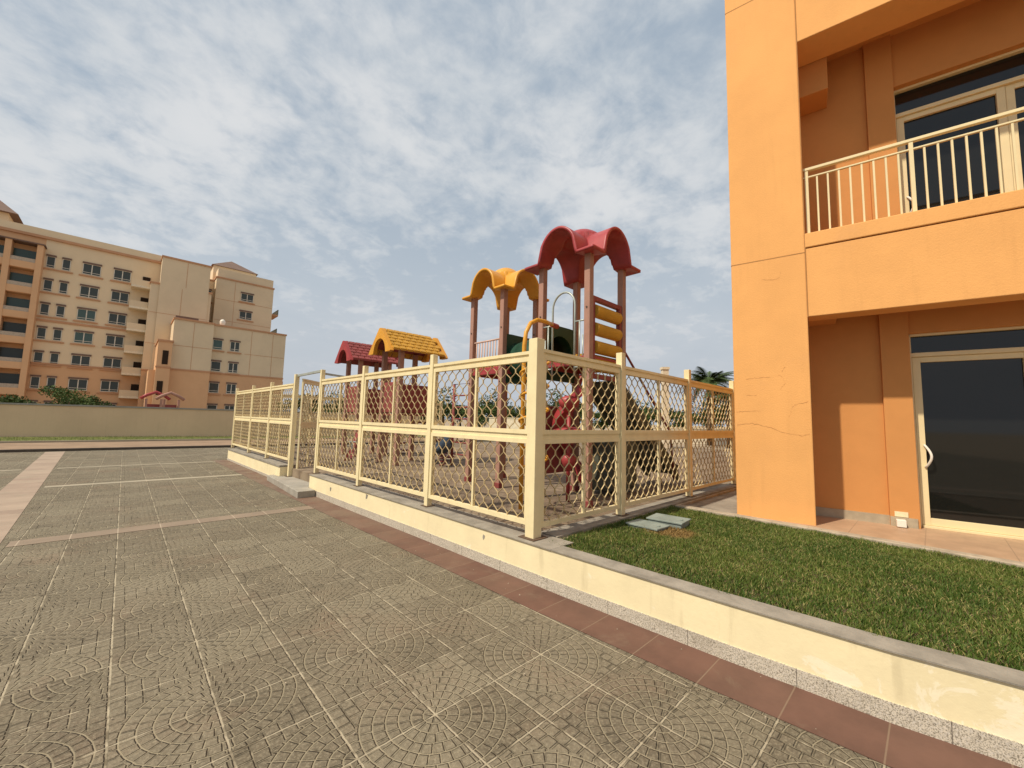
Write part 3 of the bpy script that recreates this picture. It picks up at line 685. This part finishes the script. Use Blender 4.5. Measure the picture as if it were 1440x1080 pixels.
# tower 1: red pod climber under the deck
pc = MB().tube([(-.38, -.05, 0), (-.38, -.05, 1.35)], .03, 10).tube([(-.38, -.05, 1.35), (-.22, -.12, 1.75), (-.15, -.15, 2.05)], .03, 10)
pc.build('pod_stem', 'red_plastic', t1, smooth=True)
for zc, rr in ((.62, .12), (1.02, .27), (1.50, .17)):
    MB().tube([(-.38, -.05, zc-.16), (-.38, -.05, zc-.05), (-.38, -.05, zc+.04), (-.38, -.05, zc+.10)], [rr*.3, rr*.85, rr, rr*.35], 18).build('climbing_pod', 'red_plastic', t1, smooth=True)
wp = MB().box(-h+.06, h-.06, h-.02, h+.02, .35, 1.45)
wp.build('lower_panel', 'maroon', t1, bevel=.02)
sc = MB(); n0 = 0
for k in range(41):
    a_ = k/40*4.2; z_ = .25+1.45*k/40; c_, s__ = math.cos(a_), math.sin(a_)
    sc.v += [(.02+.10*c_, .12+.10*s__, z_+.02), (.02+.36*c_, .12+.36*s__, z_), (.02+.38*c_, .12+.38*s__, z_+.13), (.02+.40*c_, .12+.40*s__, z_-.04), (.02+.10*c_, .12+.10*s__, z_-.04)]
for k in range(40):
    for e in range(5): a_ = 5*k; sc.f.append((a_+e, a_+(e+1) % 5, a_+5+(e+1) % 5, a_+5+e))
sc.build('spiral_climber', 'red_plastic', t1, smooth=False)
# tower 1: wide dark slide leaving the far side
sl = MB(); N = 16
def slz(t): return 1.90-1.62*(t**.92)*(1-.05*math.sin(t*6)) if t < 1 else .28
prev = None
for sgn in (-1, 1):
    n0 = len(sl.v)
    for k in range(N+1):
        t = k/N; xx = h+.05+t*2.35; z_ = max(.22, 1.90-1.75*t); sl.v += [(xx, sgn*.30-.02, z_+.16), (xx, sgn*.30+.02, z_+.16), (xx, sgn*.30+.02, z_-.14), (xx, sgn*.30-.02, z_-.14)]
    for k in range(N):
        a = n0+4*k; b = a+4
        for e in range(4): sl.f.append((a+e, b+e, b+(e+1) % 4, a+(e+1) % 4))
n0 = len(sl.v)
for k in range(N+1):
    t = k/N; xx = h+.05+t*2.35; z_ = max(.22, 1.90-1.75*t); sl.v += [(xx, -.28, z_), (xx, .28, z_), (xx, .28, z_-.03), (xx, -.28, z_-.03)]
for k in range(N):
    a = n0+4*k; b = a+4
    for e in range(4): sl.f.append((a+e, b+e, b+(e+1) % 4, a+(e+1) % 4))
sl.build('slide', 'slide_plastic', t1)
MB().box(h+.06, h+.9, -.26, .26, .05, .9).build('slide_base', 'slide_plastic', t1, bevel=.08)
MB().tube([(h+.03, -.34, 2.55), (h+.25, -.34, 2.45), (h+2.0, -.34, 1.05), (h+2.15, -.34, .1)], .02, 8).build('slide_rail', 'maroon', t1, smooth=True)
# tower 2: railing between the two front posts and blue slide
h2 = s2/2
rb = MB().tube([(-h2, -h2+.05, 2.70), (-h2, h2-.05, 2.70)], .018).tube([(-h2, -h2+.05, 2.06), (-h2, h2-.05, 2.06)], .015)
rb.build('rail', 'rail_pink', t2, smooth=True)
for k in range(9): MB().tube([(-h2, -h2+.12+k*.08, 2.06), (-h2, -h2+.12+k*.08, 2.70)], .0115, 6).build('bar', 'rail_pink', t2, smooth=True)
o = MB().tube([(h2, -h2+.05, 2.70), (h2, h2-.05, 2.70)], .018)
for k in range(9): o.tube([(h2, -h2+.12+k*.08, 2.06), (h2, -h2+.12+k*.08, 2.70)], .0115, 6)
o.build('back_railing', 'maroon', t2, smooth=True)
p = az_pos0(627, 10.5)
sr = empty('spring_rider', (p.x, p.y, .3), .6, 'dark blue spring rider low behind the front fence, left of the yellow-canopied tower', 'spring rider')
MB().tube([(.09*math.cos(k*.6), .09*math.sin(k*.6), .008*k) for k in range(45)], .014, 6).build('spring', 'maroon', sr, smooth=True)
MB().tube([(-.42, 0, .42), (-.2, 0, .46), (.1, 0, .50), (.32, 0, .66), (.45, 0, .92), (.52, 0, .98)], [.06, .16, .17, .13, .09, .05], 12).build('body', 'blue_plastic', sr, smooth=True)
MB().tube([(.3, -.18, .82), (.3, .18, .82)], .018, 8).build('handle', 'pipe_grey', sr)

# gabled play huts on posts
def hut(cx, cy, roofm, label):
    t = empty('play_hut', (cx, cy, .3), 0, label, 'play tower')
    px_, py_ = .465, .455
    for sx_ in (-1, 1):
        for sy_ in (-1, 1):
            p = MB().box(-.06, .06, -.06, .06, 0, 3.0).build('post', 'post_faded', t, bevel=.01); p.location = (sx_*px_, sy_*py_, 0)
    # roof: ridge along x
    hx = .86; hy = .62; ze, zr = 2.86, 3.50
    n = 10; r = MB()
    prof = [(-hy, ze), (-hy*.9, ze+.08), (-hy*.5, ze+.36), (-.06, zr-.01), (0, zr), (.06, zr-.01), (hy*.5, ze+.36), (hy*.9, ze+.08), (hy, ze)]
    inn = [(hy*.92, ze-.02), (hy*.56, ze-.02)]+[(.33*math.cos(a), ze-.0+.36*math.sin(a)) for a in [R(v) for v in range(8, 173, 12)]]+[(-hy*.56, ze-.02), (-hy*.92, ze-.02)]
    loop = prof+inn
    m = len(loop)
    for sgn, x0_, x1_ in ((-1, -hx, -hx+.10), (1, hx-.10, hx)):
        r = MB(); n0 = len(r.v); r.v += [(x0_, a, b) for a, b in loop]+[(x1_, a, b) for a, b in loop]
        r.f.append(tuple(n0+i for i in range(m))); r.f.append(tuple(n0+m+i for i in reversed(range(m))))
        for i in range(m): r.f.append((n0+i, n0+m+i, n0+m+(i+1) % m, n0+(i+1) % m))
        r.build('gable_board', roofm, t)
    # tiled slopes: shallow stepped courses with staggered tiles
    s_ = MB()
    for sgn in (-1, 1):
        for c in range(6):
            a0, a1 = c/6, (c+1.25)/6
            ya, yb = sgn*hy*(1-a0)*.99, sgn*hy*max(0, 1-a1)*.99; za, zb_ = ze+.05+(zr-ze)*a0*.93, ze+.05+(zr-ze)*min(1, a1)*.93
            for k in range(8):
                x0_ = -hx+.09+(2*hx-.18)*(k-(.5 if c % 2 else 0))/8; x1_ = x0_+(2*hx-.18)/8-.028
                x0_ = max(-hx+.09, x0_); x1_ = min(hx-.09, x1_)
                if x1_-x0_ < .02: continue
                lift = .030
                v = [(x0_, ya, za+lift), (x1_, ya, za+lift), (x1_, yb, zb_+.004), (x0_, yb, zb_+.004), (x0_, ya, za-.03), (x1_, ya, za-.03), (x1_, yb, zb_-.03), (x0_, yb, zb_-.03)]
                s_.add(v, [(0, 1, 2, 3), (0, 4, 5, 1), (1, 5, 6, 2), (3, 7, 4, 0), (4, 7, 6, 5)])
    ub = MB()
    for sgn in (-1, 1): ub.add([(-hx+.08, sgn*hy, ze+.02), (hx-.08, sgn*hy, ze+.02), (hx-.08, 0, zr-.045), (-hx+.08, 0, zr-.045)], [(0, 1, 2, 3)])
    ub.build('roof_base', 'maroon', t)
    s_.build('roof', 'yellow_dull' if roofm == 'yellow_plastic' else 'maroon', t)
    MB().box(-.45, .45, -.45, .45, 1.25, 1.30).build('deck', 'maroon', t)
    o = MB().box(-px_-.02, -px_+.02, -.395, .395, 1.32, 2.12).box(-.40, .40, -py_-.02, -py_+.02, 1.32, 2.05).box(-.4, .4, py_-.02, py_+.02, 1.32, 2.0)
    o.build('side_panel', 'maroon', t, bevel=.02)
    st = MB()
    for k in range(5): st.box(px_+.05+.18*k, px_+.27+.18*k, -.3, .3, 1.05-.24*k, 1.10-.24*k)
    st.build('steps', 'maroon', t)
    return t
hut(5.46, 9.78, 'yellow_plastic', 'yellow roofed play hut on posts, the nearer of the two gabled ones')
hut(5.52, 12.38, 'red_plastic', 'red roofed play hut on posts, behind the yellow gabled one')
# link bridge rope pole of the hut group
ms = empty('climbing_frame', (6.2, 8.3, .3), 0, 'maroon pipe climbing frame between the yellow gabled hut and the yellow-canopied tower', 'climbing frame')
MB().tube([(-.0, -.35, 0), (0, -.35, 2.1), (0, .35, 2.1), (0, .35, 0)], .035, 8).build('frame', 'maroon', ms, smooth=True)
for k in range(6): MB().tube([(0, -.33, .3+.3*k), (0, .33, .3+.3*k)], .02, 6).build('rung', 'maroon', ms)
se = empty('seesaw', (4.6, 10.9, .3), R(62), 'maroon seesaw tilted on its stand, seen through the open gate', 'seesaw')
MB().bar((-1.2, 0, .15), (1.2, 0, .95), .09, .06).build('plank', 'maroon', se); MB().bar((0, -.25, 0), (0, 0, .5), .06).bar((0, .25, 0), (0, 0, .5), .06).build('stand', 'maroon', se)
MB().tube([(-.8, -.12, .55), (-.8, .12, .55)], .018).bar((-.8, 0, .28), (-.8, 0, .56), .03).tube([(.8, -.12, 1.08), (.8, .12, 1.08)], .018).bar((.8, 0, .82), (.8, 0, 1.09), .03).build('handle', 'pipe_grey', se)

# ---------------------------------------------------------------- trees
def leafcloud(n, rx, ry, rz, leaf, clumps=14, zc=0):
    V = []; Fc = []
    cs = []
    for _ in range(clumps):
        while True:
            p = np.random.uniform(-1, 1, 3)
            if .15 < np.linalg.norm(p) < 1: break
        cs.append((p*np.array([rx, ry, rz])*.78, np.random.uniform(.28, .5)))
    for i in range(n):
        c, s_ = cs[i % clumps]; d = np.random.normal(size=3); d /= np.linalg.norm(d); d *= np.random.uniform(.45, 1.08)*s_
        p = c+d*np.array([rx, ry, rz])*.95; p[2] += zc
        a = np.random.normal(size=3); a /= np.linalg.norm(a); b = np.cross(a, np.random.normal(size=3)); b /= np.linalg.norm(b)
        l = leaf*np.random.uniform(.6, 1.3); k = len(V)
        V += [tuple(p-a*l), tuple(p+b*l*.45), tuple(p+a*l), tuple(p-b*l*.45)]; Fc.append((k, k+1, k+2, k+3))
    mb = MB(); mb.v = V; mb.f = Fc; return mb
def make_tree(hh, rr, label, cat, leafm, group=None, n=2600, name='tree', leaf=.16):
    t = empty(name, (0, 0, 0), 0, label, cat, group)
    tr = MB().tube([(0, 0, 0), (.03*hh, 0, hh*.3), (0, .02*hh, hh*.55), (.01, 0, hh*.8)], [.035*hh, .025*hh, .018*hh, .008*hh], 8)
    for k in range(5):
        a = k*1.3; tr.tube([(0, 0, hh*(.3+.05*k)), (math.cos(a)*rr*.4, math.sin(a)*rr*.4, hh*(.5+.05*k)), (math.cos(a)*rr*.7, math.sin(a)*rr*.7, hh*(.62+.05*k))], [.014*hh, .009*hh, .004*hh], 6)
    tr.build('trunk', 'bark', t, smooth=True)
    leafcloud(n, rr, rr, hh*.40, leaf, 16, hh*.60).build('crown', leafm, t)
    return t
def az_pos(px, dist):
    """plan position at a bearing from the viewpoint, given by tangent from the view axis"""
    a = math.atan((px-720)/565.); d = hf*math.cos(a)+hr*math.sin(a); return d*dist
specs = [('tree', 4.6, 2.6, 'leaf_dark'), ('tree', 4.0, 2.3, 'leaf_mid'), ('tree', 5.2, 2.4, 'leaf_dark')]
protos = [make_tree(h_, r_, 'dark bushy tree on the skyline beyond the playground', 'tree', m_, 'trees beyond the playground') for _, h_, r_, m_ in specs]
row = [(430, 62), (452, 58), (473, 66), (497, 60), (520, 63), (546, 58), (572, 66), (598, 60), (625, 55), (650, 58), (676, 54), (700, 60), (728, 56), (752, 62), (785, 58), (815, 64), (850, 60), (893, 66), (926, 58), (960, 66), (1000, 62)]
lbl = 'leftmost second third fourth fifth sixth seventh eighth ninth tenth eleventh twelfth thirteenth fourteenth fifteenth sixteenth seventeenth eighteenth nineteenth twentieth rightmost'.split()
for i, (px_, d_) in enumerate(row):
    k = i % 3; o = protos[k] if i < 3 else copy_tree(protos[k])
    o['label'] = '%s bushy tree in the distant skyline row beyond the playground%s' % (('dark', 'mid green', 'tall dark')[k], (', '+lbl[i]+' of the row') if i in (0, 20) else (', '+lbl[i]+' from the left'))
    p = az_pos(px_, d_); o.location = (p.x, p.y, -.1); o.rotation_euler = (0, 0, i*1.7); s_ = .8+.35*random.random(); o.scale = (s_*1.2, s_*1.2, s_)
# palms
def frond(L, droop, N=8):
    mb = MB(); pts = []
    for k in range(N+1):
        t = k/N; pts.append(Vector((L*t*(1-.12*t), 0, L*(.55*t-droop*t*t))))
    mb.tube(pts, [.02*(1-k/N)+.004 for k in range(N+1)], 5)
    for k in range(1, 28):
        t = k/28*N; i = min(N-1, int(t)); p = pts[i].lerp(pts[i+1], t-i); d = (pts[i+1]-pts[i]).normalized()
        ll = L*.26*math.sin(math.pi*min(1, k/28*.85+.12))
        for sg in (-1, 1):
            q = p+Vector((d.x*.5, sg*.8, -.35)).normalized()*ll
            n0 = len(mb.v); mb.v += [tuple(p-d*.03), tuple(p+d*.05), tuple(q)]; mb.f.append((n0, n0+1, n0+2))
    return mb
def palm(loc, hh, L, label):
    t = empty('palm_tree', loc, random.random()*3, label, 'palm tree')
    MB().tube([(0, 0, 0), (.05, 0, hh*.5), (0, .03, hh)], [.20, .15, .13], 10).build('trunk', 'bark', t, smooth=True)
    mb = MB()
    for k in range(44):
        f_ = frond(L*random.uniform(.8, 1.1), random.uniform(.35, 1.25)); M_ = Matrix.Translation((0, 0, hh)) @ Matrix.Rotation(k*2.4, 4, 'Z') @ Matrix.Rotation(-random.uniform(-.15, .6), 4, 'Y')
        mb.add([M_ @ Vector(v) for v in f_.v], f_.f)
    mb.build('crown', 'palm_leaf', t); return t
p = az_pos(998, 34); palm((p.x, p.y, 0), 4.6, 2.5, 'palm tree with upright fronds showing above the side fence next to the orange column')
p = az_pos(1026, 31); palm((p.x, p.y, 0), 3.4, 2.3, 'palm tree half hidden behind the orange column')

# low cream walls and pillars beyond the playground
def lowwall(p0, p1, z1, label, m='far_beige'):
    a = Vector(p0); b = Vector(p1); t = empty('boundary_wall', (a.x, a.y, 0), math.atan2(b.y-a.y, b.x-a.x), label, 'wall')
    L = (b-a).length; MB().box(0, L, -.1, .1, -.1, z1-.08).build('wall', m, t); MB().box(-.03, L+.03, -.14, .14, z1-.08, z1).build('coping', 'far_coping' if m != 'far_slab' else m, t); return t
a = az_pos(690, 40); b = az_pos(752, 38); lowwall((a.x, a.y), (b.x, b.y), 1.75, 'short pale garden wall far behind the play towers', 'far_slab')
a = az_pos(888, 36); b = az_pos(1090, 40); lowwall((a.x, a.y), (b.x, b.y), 1.25, 'pale garden wall behind the side fence, left of the orange column', 'far_slab')
p = az_pos(936, 22)
pl_ = empty('gate_pillar', (p.x, p.y, 0), AZ, 'tall slim pale pillar rising above the side fence', 'pillar')
MB().box(-.15, .15, -.15, .15, 0, 4.3).build('shaft', 'far_slab', pl_); MB().box(-.19, .19, -.19, .19, 4.3, 4.42).build('cap', 'far_slab', pl_)

# ---------------------------------------------------------------- far garden wall (seen at left), shrubs behind it
WA = (-34., 30.1+.163*30); WB = (16., 30.1-.163*20.07)
lowwall(WB, WA, 1.72, 'long plain beige boundary wall across the far end of the plaza', 'far_wall')
def bush(px_, d_, hh, rr, label, m_='leaf_mid'):
    p = az_pos(px_, d_); t = empty('shrub', (p.x, p.y, 0), random.random()*6, label, 'shrub')
    MB().tube([(0, 0, 0), (0, 0, hh*.6)], [.08, .04], 6).build('stem', 'bark', t)
    leafcloud(3000, rr, rr, hh*.5, .11, 12, hh*.52).build('foliage', m_, t)
bush(100, 52, 3.6, 2.6, 'wide green shrub rising over the boundary wall below the wide windows', 'leaf_mid')
bush(15, 50, 2.6, 2.3, 'dark shrub over the boundary wall at the left edge', 'leaf_dark')
bush(128, 56, 2.9, 1.6, 'small green shrub beside the wide one over the boundary wall', 'leaf_dark')
for i, (px_, lb) in enumerate(((220, 'faded pink play arch over the boundary wall, left one of two'), (241, 'faded pink play arch over the boundary wall, right one of two'))):
    p = az_pos(px_, 62); t = empty('playhouse', (p.x, p.y, 0), AZ-.6, lb, 'playhouse', 'play arches behind the boundary wall')
    MB().box(-.9, -.7, -.1, .1, 0, 2.9).box(.7, .9, -.1, .1, 0, 2.9).build('post', 'post_faded', t)
    MB().tube([(-1.3, 0, 2.9), (-.8, 0, 3.3), (0, 0, 3.7), (.8, 0, 3.3), (1.3, 0, 2.9)], .17, 8).build('arch_roof', 'red_plastic' if i == 0 else 'post_faded', t, smooth=True)
    MB().box(-.7, .7, .3, .4, 0, 2.3).build('panel', 'maroon', t)

# ---------------------------------------------------------------- far apartment block
K = 1.32
def X60(v): return v*K
def Z60(z): return 1.5+(z-1.5)*K
ab = empty('apartment_block', (0, 60*K, 0), 0, 'long cream and orange apartment block beyond the boundary wall at the left', 'building')
def A_(mb, name, m, parent=ab): return mb.build(name, m, parent)
def abox(mb, v0, v1, u0, u1, z0, z1): mb.box(v0*K, v1*K, (u0-60)*K, (u1-60)*K, Z60(z0) if z0 > -5 else -.2, Z60(z1)); return mb
def mass(v0, v1, u0, u1, zt, name='wall', split=5.85, m='far_cream', trimtop=True):
    A_(abox(MB(), v0, v1, u0, u1, split, zt), name, m); A_(abox(MB(), v0+.003, v1-.003, u0+.004, u1, -9, split), name, 'far_orange')
    A_(abox(MB(), v0-.04, v1+.04, u0-.06, u0+.3, split-.06, split+.1), 'string_course', 'far_trim')
    if trimtop: A_(abox(MB(), v0-.08, v1+.08, u0-.1, u1, zt, zt+.18), 'cornice', 'far_trim')
mass(-6.9, 1.7, 60, 72, 18.2, trimtop=False); mass(-24, -6.9, 60, 72, 18.2, m='far_orange', trimtop=False)
A_(abox(MB(), -24, 1.72, 59.8, 60.4, 18.2, 18.45), 'cornice', 'far_trim'); A_(abox(MB(), -24, 1.7, 59.9, 60.6, 18.45, 19.15), 'parapet', 'far_cream')
A_(abox(MB(), -6.9, 1.0, 59.9, 60.1, 10.02, 10.22), 'string_course', 'far_trim')
mass(1.7, 6.0, 58, 66, 18.5, m='far_beige'); mass(.95, 6.3, 58.16, 66, 15.4, m='far_beige')
mass(3.0, 6.35, 54, 62, 11.1, m='far_beige'); mass(6.36, 13.7, 55, 64, 11.2, m='far_beige')
mass(7.1, 13.5, 62, 72, 18.6, m='far_beige'); mass(5.9, 7.1, 63.5, 70, 18.4, m='far_beige')
mass(1.9, 2.99, 53, 58, 8.5, m='far_orange', split=5.9)
A_(abox(MB(), 1.4, 1.95, 53.5, 58, -9, 5.6), 'wall', 'far_orange')
# vertical and horizontal render joints
jn = MB()
for (v0, v1, u, z0, z1, vs, zs) in ((1.0, 5.95, 57.985, 5.9, 15.3, (3.6,), (8.8, 12.2)), (1.75, 5.95, 57.98, 15.5, 18.4, (3.9,), ()), (3.05, 6.3, 53.985, 5.9, 11, (4.65,), (8.35,)), (9.5, 13.6, 54.985, 5.9, 11.1, (10.1, 12.3), (8.35,)), (7.2, 13.4, 61.985, 11.5, 18.5, (9.1,), (15.9, 13.2))):
    for v_ in vs: abox(jn, v_, v_+.035, u, u+.02, z0, z1)
    for z_ in zs: abox(jn, v0, v1, u, u+.02, z_, z_+.04)
A_(jn, 'joint', 'far_trim')
wcache = {}
def window(v0, v1, zt, hgt, u, glass='window_glass'):
    W_ = round((v1-v0)*K, 2); Hh = round(hgt*K, 2); key = (W_, Hh, glass)
    if key not in wcache:
        fr = MB(); d = .06; t = .07
        fr.box(0, W_, -d, 0, 0, t).box(0, W_, -d, 0, Hh-.28, Hh-.28+t).box(0, t, -d, 0, t, Hh-.28).box(W_-t, W_, -d, 0, t, Hh-.28).box(0, W_, -d, 0, .28, .28+t*.8)
        if W_ > 1.2: fr.box(W_/2-t*.7, W_/2+t*.7, -d-.01, 0, t, Hh-.28)
        f_ = fr.build('window', 'far_frame', ab); f_.name = 'window'
        MB().box(.0, W_, -.03, .0, .02, Hh-.2).build('pane', glass, f_)
        MB().box(-.05, W_+.05, -.16, .0, Hh-.22, Hh).build('lintel', 'far_roof', f_)
        MB().box(-.28, W_+.28, -.16, 0, -.28, -.12).build('sill', 'far_trim', f_)
        wcache[key] = f_; o = f_
    else: o = copy_tree(wcache[key], ab)
    o.location = (v0*K, (u-60)*K, Z60(zt-hgt)); return o
tops = [16.72, 14.33, 11.92, 9.53, 7.12, 4.7, 2.27]
for i, z in enumerate(tops):
    gm = 'window_glass_green' if i in (2, 3) else 'window_glass'
    window(-6.75, -6.15, z, 1.3, 60); window(-5.70, -5.12, z, 1.3, 60)
    window(-4.28, -2.95, z, 1.3, 60, gm); window(-2.0, -.65, z, 1.3, 60)
for z in (9.8, 7.35, 4.95, 2.5): window(6.48, 7.38, z, 1.27, 55, 'window_glass_green' if z > 9 else 'window_glass'); window(8.08, 9.0, z, 1.27, 55)
for z in (17.4, 15.0): window(9.8, 11.2, z, 1.2, 62)
for z in (17.3, 14.9, 12.4): window(6.15, 6.85, z, 1.6, 63.5)
# orange bay with loggias at the left
for v0, v1 in ((-7.3, -6.9), (-9.25, -8.85), (-11.2, -10.8)): A_(abox(MB(), v0, v1, 58.9, 60, -9, 17.2), 'bay_pillar', 'far_orange')
A_(abox(MB(), -12, -6.8, 58.8, 60, 17.2, 17.32), 'bay_cornice', 'far_roof')
for i, z in enumerate(tops[:6]):
    for v0, v1 in ((-8.85, -7.3), (-10.8, -9.25)):
        bal = A_(abox(MB(), v0, v1, 58.95, 59.15, z-1.98, z-1.36), 'balcony', 'far_orange')
        abox(MB(), v0, v1, 58.97, 59.1, z-1.36, z-1.0).build('railing', 'far_rail', bal)
        abox(MB(), v0+.02, v1-.02, 59.92, 59.99, z-1.4, z-.02).build('opening', 'window_glass_green' if i < 3 else 'window_glass', bal)
        abox(MB(), v0, v1, 59.0, 60, z-2.02, z-1.98).build('slab', 'far_orange', bal)
# balcony stack beside the stair block
for i, z in enumerate((15.0, 12.65, 10.2, 7.8, 5.45, 3.0)):
    bal = A_(abox(MB(), -.55, .95, 58.6, 60, z-.22, z), 'balcony', 'far_slab')
    abox(MB(), -.55, .93, 58.62, 58.68, z, z+.62).build('railing', 'far_beige' if i else 'far_cream', bal)
    if i < 6: abox(MB(), .3, .93, 59.93, 60.02, z+.1, z+1.35).build('door', 'dark_void', bal)
for z in (15.4, 12.7):
    bal = A_(abox(MB(), 13.5, 14.5, 63, 66, z-.2, z), 'balcony', 'far_trim');
    abox(MB(), 14.42, 14.5, 63, 66, z, z+.75).build('railing', 'window_glass_green', bal)
A_(abox(MB(), 13.7, 14.0, 56, 58, 4.6, 5.6), 'wall', 'far_trim')
for v0, z in ((2.3, 7.6), (2.1, 4.5)): A_(abox(MB(), v0, v0+.45, 52.96, 53.01, z-1.4, z), 'opening', 'dark_void')
# hipped roofs, stair caps and the dish
def pyr(v0, v1, u0, u1, z0, z1):
    cx, cy = (v0+v1)/2*K, ((u0+u1)/2-60)*K; mb = MB()
    b = [(v0*K, (u0-60)*K), (v1*K, (u0-60)*K), (v1*K, (u1-60)*K), (v0*K, (u1-60)*K)]
    mb.v = [(x, y, Z60(z0)) for x, y in b]+[(cx, cy, Z60(z1))]; mb.f = [(3, 2, 1, 0)]+[(i, (i+1) % 4, 4) for i in range(4)]
    A_(mb, 'roof', 'far_roof')
A_(abox(MB(), 7.2, 13.4, 62.1, 71.8, 18.78, 19.85), 'parapet', 'far_beige'); pyr(6.7, 11.9, 64, 72, 20.8, 23.0); A_(abox(MB(), 6.9, 11.7, 64.2, 71.8, 18.8, 20.79), 'roof_base', 'far_beige')
A_(abox(MB(), -14, -9.75, 62, 70, 18.4, 20.6), 'roof_house', 'far_cream'); pyr(-14.6, -9.1, 61.5, 71, 20.5, 23.6)
A_(abox(MB(), 3.1, 5.0, 54.5, 56, 11.28, 11.6), 'roof_hatch', 'far_roof')
dm = MB(); dm.tube([(7.25*K, -4.6*K, Z60(11.35)), (7.25*K, -4.6*K, Z60(11.6)), (7.25*K, -4.6*K, Z60(11.85)), (7.25*K, -4.6*K, Z60(12.02)), (7.25*K, -4.6*K, Z60(12.1))], [.25, .34, .36, .25, .05], 16)
A_(dm, 'water_tank', 'white_plastic')
# trees behind the viewpoint, mirrored in the dark door glass
for i, (x_, y_, s_, lb) in enumerate(((-14, -26, 1.5, 'green tree behind the plaza, mirrored at the left of the door glass'), (-24, -34, 1.7, 'green tree behind the plaza, mirrored at the middle of the door glass'), (-6, -34, 1.6, 'green tree behind the plaza, mirrored at the right of the door glass'))):
    o = copy_tree(protos[i]); o.location = (x_, y_, 0); o.scale = (s_, s_, s_); o['label'] = lb; o['category'] = 'tree'; o['group'] = 'trees behind the plaza'
